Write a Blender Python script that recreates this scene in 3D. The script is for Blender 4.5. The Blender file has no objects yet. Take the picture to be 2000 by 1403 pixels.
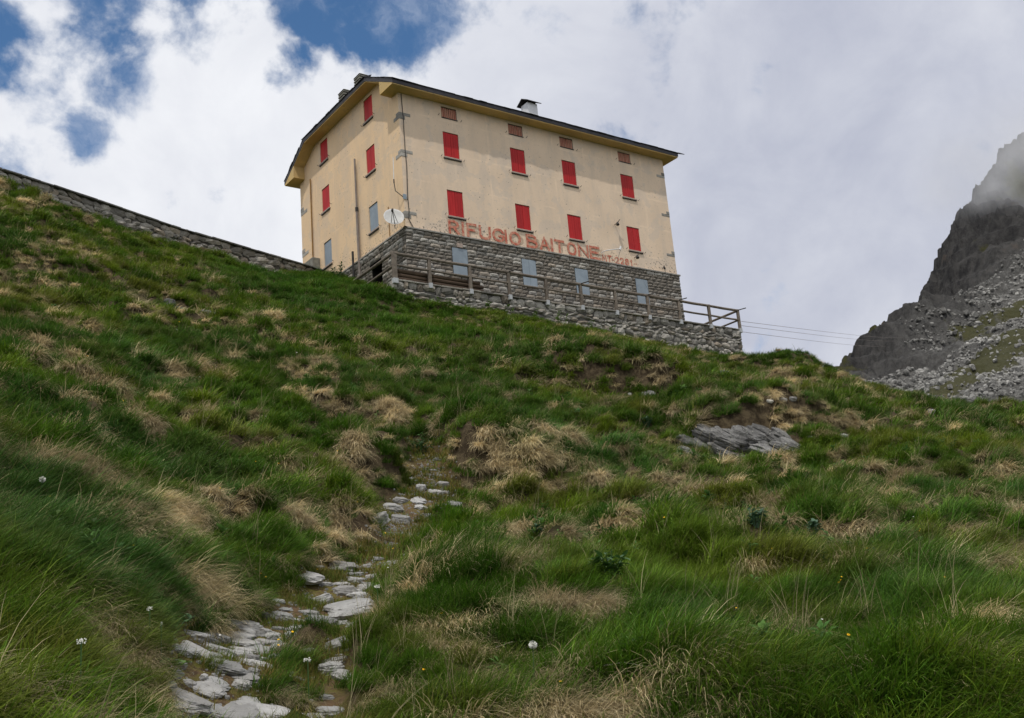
import bpy, bmesh, math, random
import numpy as np
from mathutils import Vector, Matrix
random.seed(7); RNG = np.random.default_rng(7)
scn = bpy.context.scene
COL = scn.collection

# ------------------------------------------------------------------ camera
CAM = np.array([-22.2081, -37.4581, -18.1844])
YAW, PITCH, ROLL, FPX = 0.62800, 0.26969, -0.08573, 2135.2
_fw = np.array([math.sin(YAW) * math.cos(PITCH), math.cos(YAW) * math.cos(PITCH), math.sin(PITCH)])
_r0 = np.array([math.cos(YAW), -math.sin(YAW), 0.0]); _u0 = np.cross(_r0, _fw)
_rt = _r0 * math.cos(ROLL) + _u0 * math.sin(ROLL); _up = -_r0 * math.sin(ROLL) + _u0 * math.cos(ROLL)
cd = bpy.data.cameras.new('camera'); cam = bpy.data.objects.new('camera', cd); COL.objects.link(cam)
cd.sensor_width = 36; cd.lens = FPX / 2000 * 36; cd.clip_start = 0.1; cd.clip_end = 6000
cam.matrix_world = Matrix(((_rt[0], _up[0], -_fw[0], CAM[0]), (_rt[1], _up[1], -_fw[1], CAM[1]), (_rt[2], _up[2], -_fw[2], CAM[2]), (0, 0, 0, 1)))
scn.camera = cam

# ------------------------------------------------------------------ exposure, sky, sun
scn.view_settings.view_transform = 'Standard'; scn.view_settings.look = 'None'
scn.view_settings.exposure = 0.0; scn.view_settings.gamma = 1.0; scn.view_settings.use_curve_mapping = False
scn.cycles.volume_bounces = 3; scn.cycles.max_bounces = 6; scn.cycles.diffuse_bounces = 3; scn.cycles.glossy_bounces = 2
scn.cycles.transmission_bounces = 3; scn.cycles.volume_max_steps = 96
SUN = Vector((-0.364, -0.286, 1.0)).normalized()
sd = bpy.data.lights.new('sun', 'SUN'); so = bpy.data.objects.new('sun', sd); COL.objects.link(so)
sd.energy = 2.5; sd.angle = math.radians(0.6); sd.color = (1.0, 0.95, 0.87)
so.rotation_euler = SUN.to_track_quat('Z', 'Y').to_euler(); so.location = (0, 0, 60)


def sightdir(u, v):
    d = _fw + _rt * (u - 1000) / FPX - _up * (v - 701.5) / FPX
    return d / np.linalg.norm(d)


def sight(u, v, dist):
    """world point seen in direction (u, v) of the 2000 px photograph at a horizontal distance in metres"""
    d = sightdir(u, v); return CAM + d * dist / math.hypot(d[0], d[1])


class NT:
    """tiny node-tree builder"""
    def __init__(s, tree): s.t = tree; s.n = tree.nodes; s.l = tree.links
    def add(s, typ, ins=None, **props):
        n = s.n.new(typ)
        for k, v in props.items(): setattr(n, k, v)
        for k, v in (ins or {}).items():
            sock = n.inputs[k]
            if isinstance(v, bpy.types.NodeSocket): s.l.new(v, sock)
            else: sock.default_value = v
        return n
    def math(s, op, a, b=0.0, c=0.0, clamp=False):
        n = s.add('ShaderNodeMath', {0: a, 1: b, 2: c}, operation=op); n.use_clamp = clamp; return n.outputs[0]
    def vmath(s, op, a, b=(0, 0, 0), out=0):
        return s.add('ShaderNodeVectorMath', {0: a, 1: b}, operation=op).outputs[out]
    def mix(s, f, a, b, blend='MIX'):
        n = s.n.new('ShaderNodeMix'); n.data_type = 'RGBA'; n.blend_type = blend
        for i, v in ((0, f), (6, a), (7, b)):
            if isinstance(v, bpy.types.NodeSocket): s.l.new(v, n.inputs[i])
            else: n.inputs[i].default_value = v if i == 0 else ((*v, 1) if len(v) == 3 else v)
        return n.outputs[2]
    def ramp(s, f, lo, hi, a=0.0, b=1.0, smooth=True):
        n = s.add('ShaderNodeMapRange', {0: f, 1: lo, 2: hi, 3: a, 4: b})
        n.interpolation_type = 'SMOOTHSTEP' if smooth else 'LINEAR'; n.clamp = True; return n.outputs[0]
    def noise(s, vec, scale, detail=4, rough=0.55, dist=0.0, w=None):
        n = s.add('ShaderNodeTexNoise', {'Scale': scale, 'Detail': detail, 'Roughness': rough, 'Distortion': dist, 'Vector': vec})
        return n.outputs[0]


def make_world():
    w = bpy.data.worlds.new('World'); scn.world = w; w.use_nodes = True
    t = NT(w.node_tree); t.n.clear()
    sky = t.add('ShaderNodeTexSky', sky_type='NISHITA'); sky.sun_disc = False
    sky.sun_elevation = math.asin(SUN.z); sky.sun_rotation = math.radians(232); sky.altitude = 2200; sky.air_density = 1.0; sky.dust_density = 0.0; sky.ozone_density = 4.0
    blue = t.vmath('MULTIPLY', sky.outputs[0], (0.78, 1.0, 1.04))
    bs = t.add('ShaderNodeBackground', {0: blue, 1: 0.13})
    g = t.add('ShaderNodeTexCoord').outputs['Generated']
    warp = t.add('ShaderNodeTexNoise', {'Vector': g, 'Scale': 9.0, 'Detail': 6.0, 'Roughness': 0.6})
    wv = t.vmath('SCALE', t.vmath('SUBTRACT', warp.outputs['Color'], (0.5, 0.5, 0.5))); wv.node.inputs[3].default_value = 0.11
    gd = t.vmath('ADD', g, wv)
    big = t.noise(g, 4.0, 3, 0.5)
    fine = t.noise(g, 14.0, 10, 0.58, 0.15)
    cover = t.math('ADD', t.math('MULTIPLY', big, 0.50), t.math('MULTIPLY', fine, 0.75))
    # breaks in the cloud deck, where the deep blue shows
    gap = None
    for (u, v, rad, amt) in ((225, -30, .12, .34), (360, -110, .12, .34), (620, -10, .105, .36), (760, 25, .095, .38), (30, 110, .12, .27), (165, 255, .058, .25), (570, 140, .06, .26), (350, -240, .3, .34), (-400, 250, .25, .30)):
        d = sightdir(u, v)
        dist = t.vmath('DISTANCE', gd, tuple(d), 1)
        b = t.ramp(dist, rad, 0.0, 0.0, amt)
        gap = b if gap is None else t.math('MAXIMUM', gap, b)
    cov = t.math('SUBTRACT', t.math('ADD', cover, 0.045), gap)
    mask = t.ramp(cov, 0.405, 0.575)
    veil = t.math('MULTIPLY', t.ramp(t.math('SUBTRACT', t.noise(gd, 7.0, 8, 0.62), t.math('MULTIPLY', gap, .25)), 0.31, 0.62), 0.85)
    # cloud tone: bright cumulus to the left, a grey layer to the right
    tone = t.noise(gd, 2.2, 5, 0.55)
    tone2 = t.noise(g, 7.5, 7, 0.6, 0.4)
    dgrey = t.vmath('DISTANCE', g, tuple(sightdir(1750, 250)), 1)
    grey = t.ramp(dgrey, 0.52, 0.08)
    lum = t.math('ADD', t.math('MULTIPLY', t.math('SUBTRACT', tone2, 0.5), 0.75), t.math('MULTIPLY', t.math('SUBTRACT', tone, 0.5), 1.1))
    lum = t.math('ADD', lum, t.math('SUBTRACT', 0.80, t.math('MULTIPLY', grey, 0.42)), clamp=True)
    cc = t.mix(lum, (0.40, 0.43, 0.55), (0.93, 0.945, 0.98))
    bc = t.add('ShaderNodeBackground', {0: cc, 1: 1.0})
    vl = t.add('ShaderNodeBackground', {0: (0.52, 0.585, 0.72, 1), 1: 1.0})
    bs = t.add('ShaderNodeMixShader', {0: veil, 1: bs.outputs[0], 2: vl.outputs[0]})
    m = t.add('ShaderNodeMixShader', {0: mask, 1: bs.outputs[0], 2: bc.outputs[0]})
    o = t.add('ShaderNodeOutputWorld'); t.l.new(m.outputs[0], o.inputs[0])


make_world()

# ------------------------------------------------------------------ materials
def mat(name):
    m = bpy.data.materials.new(name); m.use_nodes = True
    t = NT(m.node_tree); t.n.clear()
    out = t.add('ShaderNodeOutputMaterial')
    bsdf = t.add('ShaderNodeBsdfPrincipled'); t.l.new(bsdf.outputs[0], out.inputs[0])
    return m, t, bsdf, out


def setin(t, b, **k):
    for n, v in k.items():
        n = n.replace('_', ' ')
        if isinstance(v, bpy.types.NodeSocket): t.l.new(v, b.inputs[n])
        else: b.inputs[n].default_value = (*v, 1) if isinstance(v, tuple) and len(v) == 3 else v


def bump(t, b, h, strength=0.4, dist=0.02):
    n = t.add('ShaderNodeBump', {'Height': h, 'Strength': strength, 'Distance': dist}); t.l.new(n.outputs[0], b.inputs['Normal'])


def pos(t): return t.add('ShaderNodeNewGeometry').outputs['Position']
def objrand(t): return t.add('ShaderNodeObjectInfo').outputs['Random']


def plaster(name, base, alt, stain, seams=False):
    m, t, b, _ = mat(name); p = pos(t)
    c = t.mix(t.ramp(t.noise(p, 0.55, 5, 0.6), 0.35, 0.68), base, alt)
    st = t.vmath('MULTIPLY', p, (1.5, 1.5, 0.40))
    c = t.mix(t.math('MULTIPLY', t.ramp(t.noise(st, 1.0, 6, 0.65), 0.43, 0.72), 0.6), c, stain)
    c = t.mix(t.math('MULTIPLY', t.ramp(t.noise(p, 9, 6, 0.7), 0.45, 0.8), 0.25), c, tuple(x * 0.75 for x in stain))
    sp = t.add('ShaderNodeSeparateXYZ', {0: p}); z = sp.outputs[2]
    hx = t.math('ADD', sp.outputs[0], sp.outputs[1]); wob = t.math('MULTIPLY', t.noise(p, 2.5, 3), .08)
    ln = t.math('ABSOLUTE', t.math('SUBTRACT', t.math('FRACT', t.math('ADD', t.math('DIVIDE', hx, 1.9), wob)), .5)); l2 = t.math('ABSOLUTE', t.math('SUBTRACT', t.math('FRACT', t.math('ADD', t.math('DIVIDE', z, 1.62), wob)), .5))
    seam = t.math('MULTIPLY', t.ramp(t.math('MINIMUM', ln, l2), .045, .0), t.ramp(t.noise(p, .9, 3), .42, .6))
    c = t.mix(t.math('MULTIPLY', seam, .5), c, tuple(min(1, x * 1.12) for x in base))
    low = t.ramp(z, 1.5, 0.1)
    c = t.mix(t.math('MULTIPLY', t.math('MULTIPLY', low, t.ramp(t.noise(p, 2.2, 5, 0.65), 0.4, 0.62)), 0.4), c, tuple(x * 1.08 for x in base))
    pt = t.ramp(t.math('ADD', t.noise(p, .85, 4, .6), t.math('MULTIPLY', t.noise(p, 6, 4, .7), .10)), .575, .61)
    c = t.mix(t.math('MULTIPLY', pt, .38), c, tuple(x * k_ for x, k_ in zip(stain, (.98, 1.02, 1.08))))
    # chipped spots: mostly low down and along the corner
    chip = t.math('ADD', t.noise(p, 9.5, 5, 0.62), t.math('MULTIPLY', low, 0.075))
    clus = t.ramp(t.noise(p, 0.8, 3, 0.5), 0.36, 0.62)
    k = t.ramp(t.math('ADD', chip, t.math('MULTIPLY', clus, 0.055)), 0.680, 0.712)
    c = t.mix(t.math('MULTIPLY', k, 0.85), c, (0.13, 0.115, 0.10))
    setin(t, b, Base_Color=c, Roughness=0.92); b.inputs['Specular IOR Level'].default_value = 0.15
    bump(t, b, t.noise(p, 28, 5, 0.6), 0.25, 0.01)
    return m


M = {}
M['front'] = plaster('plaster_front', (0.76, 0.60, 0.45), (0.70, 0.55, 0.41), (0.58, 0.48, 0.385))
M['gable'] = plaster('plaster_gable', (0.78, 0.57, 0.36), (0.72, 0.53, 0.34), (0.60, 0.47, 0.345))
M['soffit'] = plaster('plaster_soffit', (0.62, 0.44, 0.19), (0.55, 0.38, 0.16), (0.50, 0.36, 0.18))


def simple(name, c1, c2, scale, rough=0.8, spec=0.2, bs=0.3, bd=0.01, stretch=(1, 1, 1), rnd=0.0, metal=0.0):
    m, t, b, _ = mat(name); p = t.vmath('MULTIPLY', pos(t), stretch)
    c = t.mix(t.ramp(t.noise(p, scale, 6, 0.62), 0.33, 0.68), c1, c2)
    if rnd:
        r = t.ramp(objrand(t), 0, 1, 1 - rnd, 1 + rnd, False)
        c = t.vmath('MULTIPLY', c, t.add('ShaderNodeCombineXYZ', {0: r, 1: r, 2: r}).outputs[0])
    setin(t, b, Base_Color=c, Roughness=rough, Metallic=metal); b.inputs['Specular IOR Level'].default_value = spec
    bump(t, b, t.noise(p, scale * 5, 5, 0.65), bs, bd)
    return m


M['red'] = simple('red_paint', (0.46, 0.017, 0.018), (0.38, 0.014, 0.015), 3.0, 0.6, 0.25, 0.1, 0.003, (1, 1, 0.3), 0.10)
M['oldwood'] = simple('worn_red_wood', (0.44, 0.17, 0.12), (0.54, 0.31, 0.23), 5.0, 0.85, 0.1, 0.4, 0.006, (3, 3, 0.5), 0.12)
M['sheet'] = simple('zinc_sheet', (0.25, 0.30, 0.345), (0.20, 0.245, 0.29), 2.5, 0.55, 0.4, 0.15, 0.006, (1, 1, 1), 0.08)
M['sill'] = simple('stone_sill', (0.42, 0.34, 0.29), (0.33, 0.27, 0.23), 6, 0.9)
M['slate'] = simple('dark_slate', (0.030, 0.030, 0.034), (0.055, 0.053, 0.055), 4, 0.7, 0.3, 0.5, 0.01, (1, 1, 1), 0.3)
M['fascia'] = simple('dark_fascia', (0.035, 0.033, 0.04), (0.05, 0.046, 0.052), 4, 0.6, 0.3)
M['mortar'] = simple('mortar', (0.085, 0.08, 0.072), (0.13, 0.122, 0.11), 5, 0.95, 0.1, 0.6, 0.02)
M['dark'] = simple('dark_interior', (0.010, 0.009, 0.008), (0.014, 0.012, 0.010), 3, 0.9)
M['wood'] = simple('weathered_wood', (0.20, 0.17, 0.14), (0.125, 0.105, 0.088), 2.5, 0.9, 0.1, 0.6, 0.01, (2, 2, 2), 0.18)
M['log'] = simple('brown_log', (0.15, 0.105, 0.075), (0.09, 0.066, 0.05), 2.0, 0.9, 0.1, 0.6, 0.012, (1, 3, 3), 0.25)
M['bracket'] = simple('zinc_bracket', (0.44, 0.46, 0.47), (0.36, 0.37, 0.385), 8, 0.5, 0.4)
M['pole'] = simple('grey_pole', (0.24, 0.205, 0.185), (0.19, 0.16, 0.145), 4, 0.7)
M['darkmetal'] = simple('dark_metal', (0.022, 0.021, 0.022), (0.045, 0.04, 0.038), 6, 0.6, 0.3)
M['rustpipe'] = simple('rusty_pipe', (0.30, 0.17, 0.055), (0.22, 0.12, 0.04), 5, 0.8)
M['white'] = simple('white_paint', (0.72, 0.73, 0.75), (0.62, 0.63, 0.65), 3, 0.5, 0.4, 0.05)
M['dish'] = simple('dish_white', (0.80, 0.80, 0.79), (0.76, 0.76, 0.75), 3, 0.45, 0.4, 0.03)
M['concrete'] = simple('concrete', (0.24, 0.235, 0.20), (0.16, 0.155, 0.135), 5, 0.95, 0.1, 0.4, 0.015)
M['soil'] = None


def stone_mat(name, a, b_, c_, lich=0.25, rnd=0.25, sc=6, hue=.55):
    m, t, b, _ = mat(name); p = pos(t)
    r = objrand(t)
    pv = t.vmath('ADD', p, t.add('ShaderNodeCombineXYZ', {0: t.math('MULTIPLY', r, 31), 1: t.math('MULTIPLY', r, 17), 2: 0.0}).outputs[0])
    col = t.mix(t.ramp(t.noise(pv, sc * 0.5, 6, 0.65), 0.34, 0.66), a, b_)
    col = t.mix(t.ramp(t.noise(pv, sc * 2.4, 6, 0.72, 0.3), 0.52, 0.70), col, c_)
    col = t.mix(t.math('MULTIPLY', t.ramp(t.noise(pv, sc * 3.3, 4, 0.6), 0.6, 0.68), lich), col, (0.42, 0.42, 0.36))
    col = t.mix(t.ramp(t.math('FRACT', t.math('MULTIPLY', r, 7.31)), .55, 1.0, 0, hue), col, (0.24, 0.185, 0.13))
    k = t.ramp(r, 0, 1, 1 - rnd, 1 + rnd, False)
    col = t.vmath('MULTIPLY', col, t.add('ShaderNodeCombineXYZ', {0: k, 1: k, 2: k}).outputs[0])
    setin(t, b, Base_Color=col, Roughness=0.92); b.inputs['Specular IOR Level'].default_value = 0.2
    bump(t, b, t.noise(pv, sc * 5, 7, 0.7), 0.7, 0.03)
    return m


M['ashlar'] = stone_mat('ashlar_stone', (0.33, 0.315, 0.285), (0.25, 0.237, 0.217), (0.15, 0.14, 0.128), 0.6, 0.42)
M['rubble'] = stone_mat('rubble_stone', (0.30, 0.285, 0.255), (0.21, 0.198, 0.18), (0.12, 0.11, 0.098), 0.6, 0.45)
M['rock'] = stone_mat('path_rock', (0.37, 0.365, 0.355), (0.28, 0.276, 0.268), (0.15, 0.146, 0.135), 0.6, 0.28, 8, .12)
M['rockdark'] = stone_mat('outcrop_rock', (0.19, 0.187, 0.183), (0.090, 0.088, 0.086), (0.032, 0.031, 0.030), 0.8, 0.3, 8, 0.0)
M['whiterock'] = stone_mat('pale_rock', (0.5, 0.49, 0.46), (0.42, 0.41, 0.39), (0.28, 0.27, 0.25), 0.4, 0.1, 6, 0.0)


def paint_mat():
    m, t, b, out = mat('faded_red_lettering'); p = pos(t)
    n = t.ramp(t.noise(p, 7, 6, 0.68), 0.40, 0.66)
    c = t.mix(n, (0.47, 0.125, 0.085), (0.60, 0.35, 0.25))
    c = t.mix(t.ramp(t.noise(p, 15, 5, 0.6), 0.60, 0.70), c, (0.58, 0.45, 0.32))
    setin(t, b, Base_Color=c, Roughness=0.9); b.inputs['Specular IOR Level'].default_value = 0.1
    return m


M['letter'] = paint_mat()


def ghost_mat():
    m, t, b, out = mat('grey_old_lettering'); p = pos(t)
    c = t.mix(t.ramp(t.noise(p, 8, 6, 0.68), 0.40, 0.62), (0.40, 0.29, 0.23), (0.58, 0.455, 0.32))
    setin(t, b, Base_Color=c, Roughness=0.9); b.inputs['Specular IOR Level'].default_value = 0.1
    return m


M['ghost'] = ghost_mat()


def ground_mat():
    m, t, b, _ = mat('turf_soil'); p = pos(t)
    path = t.add('ShaderNodeAttribute', attribute_name='path').outputs['Fac']
    c = t.mix(t.ramp(t.noise(p, 1.3, 5, 0.6), 0.38, 0.65), (0.022, 0.034, 0.008), (0.050, 0.045, 0.014))
    moss = t.mix(t.ramp(t.noise(p, 4.0, 6, 0.65), 0.38, 0.62), (0.125, 0.115, 0.030), (0.125, 0.082, 0.048))
    moss = t.mix(t.ramp(t.noise(p, 14, 6, 0.7), 0.47, 0.62), moss, (0.075, 0.050, 0.032))
    moss = t.mix(t.ramp(t.noise(p, 40, 4, 0.7), 0.62, 0.70), moss, (0.28, 0.26, 0.22))
    nz = t.add('ShaderNodeSeparateXYZ', {0: t.add('ShaderNodeNewGeometry').outputs['True Normal']}).outputs[2]
    soil = t.mix(t.ramp(t.noise(p, 6.0, 6, 0.7), 0.36, 0.64), (0.030, 0.022, 0.014), (0.085, 0.066, 0.040))
    c = t.mix(t.ramp(nz, 0.80, 0.62), c, soil)
    c = t.mix(path, c, moss)
    setin(t, b, Base_Color=c, Roughness=1.0); b.inputs['Specular IOR Level'].default_value = 0.05
    bump(t, b, t.noise(p, 22, 6, 0.7), 0.8, 0.04)
    return m


M['ground'] = ground_mat()


def grass_mat(name, trans=0.3):
    m, t, b, out = mat(name)
    tint = t.add('ShaderNodeAttribute', attribute_name='tint', attribute_type='INSTANCER').outputs['Color']
    rnd = t.add('ShaderNodeAttribute', attribute_name='rnd').outputs['Fac']
    k = t.ramp(rnd, 0, 1, 0.5, 1.65, False)
    c = t.vmath('MULTIPLY', tint, t.add('ShaderNodeCombineXYZ', {0: k, 1: k, 2: k}).outputs[0])
    c = t.mix(t.ramp(rnd, 0.90, 0.97), c, t.mix(0.5, tint, (0.30, 0.24, 0.12)))
    setin(t, b, Base_Color=c, Roughness=0.6); b.inputs['Specular IOR Level'].default_value = 0.10
    tr = t.add('ShaderNodeBsdfTranslucent', {0: c})
    mx = t.add('ShaderNodeMixShader', {0: trans, 1: b.outputs[0], 2: tr.outputs[0]})
    t.l.new(mx.outputs[0], out.inputs[0])
    return m


M['grass'] = grass_mat('grass_blade')


def leaf_mat(name, c1, c2):
    m, t, b, out = mat(name); p = pos(t)
    c = t.mix(t.ramp(t.noise(p, 9, 3, 0.6), 0.35, 0.65), c1, c2)
    setin(t, b, Base_Color=c, Roughness=0.42); b.inputs['Specular IOR Level'].default_value = 0.4
    tr = t.add('ShaderNodeBsdfTranslucent', {0: c})
    mx = t.add('ShaderNodeMixShader', {0: 0.25, 1: b.outputs[0], 2: tr.outputs[0]}); t.l.new(mx.outputs[0], out.inputs[0])
    return m


M['leaf'] = leaf_mat('dark_leaf', (0.030, 0.085, 0.020), (0.055, 0.12, 0.03))
M['leafblue'] = leaf_mat('blue_green_leaf', (0.045, 0.10, 0.05), (0.07, 0.14, 0.075))
M['leaflight'] = leaf_mat('fresh_leaf', (0.075, 0.15, 0.025), (0.12, 0.19, 0.035))
M['yellow'] = simple('yellow_petal', (0.75, 0.40, 0.01), (0.8, 0.5, 0.02), 9, 0.7)
M['petal'] = simple('white_petal', (0.75, 0.75, 0.70), (0.66, 0.66, 0.60), 9, 0.7)

# ------------------------------------------------------------------ helpers for objects
WORLD = {}


def link(o): COL.objects.link(o); return o


def setparent(o, parent):
    if parent is not None:
        o.parent = parent; o.matrix_parent_inverse = WORLD[parent.name].inverted()


def meta(o, label=None, cat=None, group=None, kind=None):
    for k, v in (('label', label), ('category', cat), ('group', group), ('kind', kind)):
        if v: o[k] = v
    return o


def thing(name, loc, label, cat, group=None):
    o = bpy.data.objects.new(name, None); link(o); o.location = loc; o.empty_display_size = 0.3
    WORLD[o.name] = Matrix.Translation(loc)
    return meta(o, label, cat, group)


def obj(name, bm, m, parent=None, smooth=False, matrix=None):
    me = bpy.data.meshes.new(name)
    if isinstance(bm, bpy.types.Mesh): me = bm
    else:
        bmesh.ops.recalc_face_normals(bm, faces=bm.faces) if not getattr(bm, 'keepn', False) and False else None
        bm.to_mesh(me); bm.free()
        if m is not None: me.materials.append(m)
        if smooth: me.polygons.foreach_set('use_smooth', [True] * len(me.polygons))
    o = bpy.data.objects.new(name, me); link(o)
    setparent(o, parent)
    mw = matrix or Matrix.Identity(4)
    o.matrix_basis = mw; WORLD[o.name] = mw
    return o


def from_arrays(name, V, Fc, m, parent=None, smooth=False):
    me = bpy.data.meshes.new(name); me.from_pydata([tuple(map(float, v)) for v in V], [], Fc); me.update()
    if m: me.materials.append(m)
    if smooth: me.polygons.foreach_set('use_smooth', [True] * len(me.polygons))
    o = bpy.data.objects.new(name, me); link(o); setparent(o, parent); WORLD[o.name] = Matrix.Identity(4)
    return o


def box(bm, x0, x1, y0, y1, z0, z1, mtx=None):
    vs = [bm.verts.new((x, y, z)) for x in (x0, x1) for y in (y0, y1) for z in (z0, z1)]
    for f in ((0, 1, 3, 2), (4, 6, 7, 5), (0, 4, 5, 1), (2, 3, 7, 6), (0, 2, 6, 4), (1, 5, 7, 3)): bm.faces.new([vs[i] for i in f])
    if mtx is not None: bmesh.ops.transform(bm, matrix=mtx, verts=vs)
    return vs


def bbox(*a, bevel=0.0, mtx=None):
    bm = bmesh.new(); box(bm, *a, mtx=mtx)
    if bevel: bmesh.ops.bevel(bm, geom=list(bm.edges), offset=bevel, segments=1, affect='EDGES')
    return bm


def tube(bm, pts, r, n=8, r2=None, cap=True, wob=0.0):
    pts = [Vector(p) for p in pts]; rings = []; r2 = r if r2 is None else r2
    for i, p in enumerate(pts):
        a = pts[max(i - 1, 0)]; b = pts[min(i + 1, len(pts) - 1)]; d = (b - a).normalized()
        ref = Vector((0, 0, 1)) if abs(d.z) < 0.9 else Vector((1, 0, 0))
        s = d.cross(ref).normalized(); q = s.cross(d)
        rr = r + (r2 - r) * i / max(1, len(pts) - 1)
        ring = []
        for k in range(n):
            an = 2 * math.pi * k / n; w = 1 + wob * (random.random() - .5)
            ring.append(bm.verts.new(p + (s * math.cos(an) + q * math.sin(an)) * rr * w))
        rings.append(ring)
    for a, b in zip(rings, rings[1:]):
        for k in range(n): bm.faces.new((a[k], a[(k + 1) % n], b[(k + 1) % n], b[k]))
    if cap:
        bm.faces.new(rings[0][::-1]); bm.faces.new(rings[-1])
    return bm


def tubeb(pts, r, n=8, r2=None, wob=0.0): return tube(bmesh.new(), pts, r, n, r2, True, wob)


def lerp_pts(a, b, n):
    a = Vector(a); b = Vector(b); return [a.lerp(b, i / n) for i in range(n + 1)]


# ------------------------------------------------------------------ numpy noise
_P = RNG.random((256, 256))


def vnoise(x, y):
    xi = np.floor(x).astype(int); yi = np.floor(y).astype(int); fx = x - xi; fy = y - yi
    fx = fx * fx * fx * (fx * (fx * 6 - 15) + 10); fy = fy * fy * fy * (fy * (fy * 6 - 15) + 10)
    a = _P[xi & 255, yi & 255]; b = _P[(xi + 1) & 255, yi & 255]; c = _P[xi & 255, (yi + 1) & 255]; d = _P[(xi + 1) & 255, (yi + 1) & 255]
    return (a + (b - a) * fx) * (1 - fy) + (c + (d - c) * fx) * fy


def fbm(x, y, octv=4, gain=0.5):
    s = 0; a = 1; n = 0
    for i in range(octv):
        s = s + a * vnoise(x * 2 ** i + 17.3 * i, y * 2 ** i + 5.1 * i); n += a; a *= gain
    return s / n


class TPS:
    def __init__(s, P, smooth=0.0):
        P = np.array(P, float); s.X = P[:, :2]; n = len(P)
        s.c = s.X.mean(0); s.sc = 20.0
        X = (s.X - s.c) / s.sc; s.Xn = X
        K = s.k(np.linalg.norm(X[:, None] - X[None], axis=2)) + np.eye(n) * smooth
        A = np.zeros((n + 3, n + 3)); A[:n, :n] = K; A[:n, n] = 1; A[:n, n + 1:] = X; A[n, :n] = 1; A[n + 1:, :n] = X.T
        s.w = np.linalg.solve(A, np.r_[P[:, 2], 0, 0, 0])
    @staticmethod
    def k(r): return r * r * np.log(r + 1e-9)
    def __call__(s, x, y):
        sh = np.shape(x); X = (np.c_[np.ravel(x), np.ravel(y)] - s.c) / s.sc; n = len(s.Xn); out = np.empty(len(X))
        for i in range(0, len(X), 20000):
            q = X[i:i + 20000]; r = np.sqrt(((q[:, None] - s.Xn[None]) ** 2).sum(2))
            out[i:i + 20000] = s.k(r) @ s.w[:n] + s.w[n] + q @ s.w[n + 1:]
        return out.reshape(sh)


# ------------------------------------------------------------------ hillside
HB = [  # (u, v, horizontal distance) along the photograph's sight lines
    (0, 1403, 5.2), (250, 1403, 5.8), (430, 1403, 6.6), (620, 1403, 6.6), (1000, 1403, 6.2), (1500, 1403, 6.4), (2000, 1403, 6.8),
    (0, 1200, 6.6), (250, 1180, 7.4), (400, 1240, 8.4), (500, 1230, 9.0), (560, 1200, 9.6), (680, 1190, 9.7), (690, 1105, 11.6), (760, 1085, 12.2), (800, 1180, 9.2),
    (1000, 1200, 8.6), (1500, 1200, 8.8), (2000, 1200, 9.4),
    (0, 1000, 9.2), (250, 1000, 10.2), (500, 1040, 12.0), (780, 1010, 14.6), (860, 950, 16.0), (1000, 1040, 12.6), (1250, 1040, 13.0), (1500, 1040, 13.4), (2000, 1030, 14.5),
    (0, 840, 13.6), (250, 850, 15), (500, 850, 17.4), (750, 850, 19.4), (1000, 965, 16.4), (1000, 890, 17.3), (1250, 900, 19.0), (1440, 905, 21.8), (1440, 835, 22.7), (1700, 880, 22.6), (2000, 900, 21.5),
    (0, 680, 19.5), (250, 700, 21.5), (500, 700, 25), (750, 720, 26.5), (1000, 760, 25.6), (1180, 792, 27.3), (1180, 722, 28.4), (1440, 760, 29.5), (1650, 780, 30), (1840, 815, 31),
    (0, 540, 27), (200, 560, 29), (400, 590, 33), (600, 610, 36), (800, 646, 36), (800, 615, 41), (1000, 690, 32.5), (1000, 652, 39), (1250, 722, 37), (1250, 697, 43), (1440, 712, 47),
    (0, 430, 34.5), (200, 480, 37.5), (400, 528, 42), (560, 556, 45.5),
    (0, 368, 39.7), (64, 389, 40.6), (160, 425, 42.3), (256, 455, 44), (384, 490, 46.2), (576, 532, 50),
    (1550, 714, 48), (1640, 738, 46), (1740, 782, 43), (1830, 822, 39), (1900, 814, 40), (2000, 806, 41),
]
HP = [tuple(sight(*q)) for q in HB]
HP += [(-0.2, 9.1, 1.3), (-0.2, 6.9, 0.2), (-0.2, 4.5, -0.95), (-0.6, 2.8, -1.75), (-1.5, 1.6, -2.3), (-1.6, 0.2, -3.0), (-1.55, -1.3, -3.5), (1.7, -1.35, -3.85), (4.3, -1.35, -4.0),
       (7, -1.35, -4.15), (10.1, -1.35, -4.35), (13.2, -1.35, -4.6), (18.3, -1.35, -4.45), (18.9, 1.5, -4.6), (4, 3, -3.6), (12, 3, -4.2), (4, 9, 0.2), (14, 9, -1.5), (6, 16, 2.0), (20, 12, -3.5), (27, -6, -9.5), (26, 6, -11.5),
       (-4, 12, 1.3), (-10, 9, 0.8), (-16, 9, 0.6), (-22, 6, 0.4), (-26, -4, -3), (-32, -20, -10)]
for az, d, el in ((70, 40, 3.5), (80, 22, -6), (75, 10, -6), (-20, 8, 6), (-10, 16, 15), (-15, 30, 18), (36, 2.5, -29), (100, 8, -22), (-40, 4, -12), (180, 10, -24), (130, 12, -26), (230, 10, -14), (270, 12, 0), (300, 20, 8),
                  (62, 46, 7.2), (68, 52, 4), (50, 52, 7), (57, 54, 6), (45, 60, 6)):
    a = math.radians(az); HP.append((CAM[0] + d * math.sin(a), CAM[1] + d * math.cos(a), CAM[2] + d * math.tan(math.radians(el))))
HILL = TPS(HP, 2e-4)

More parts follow.
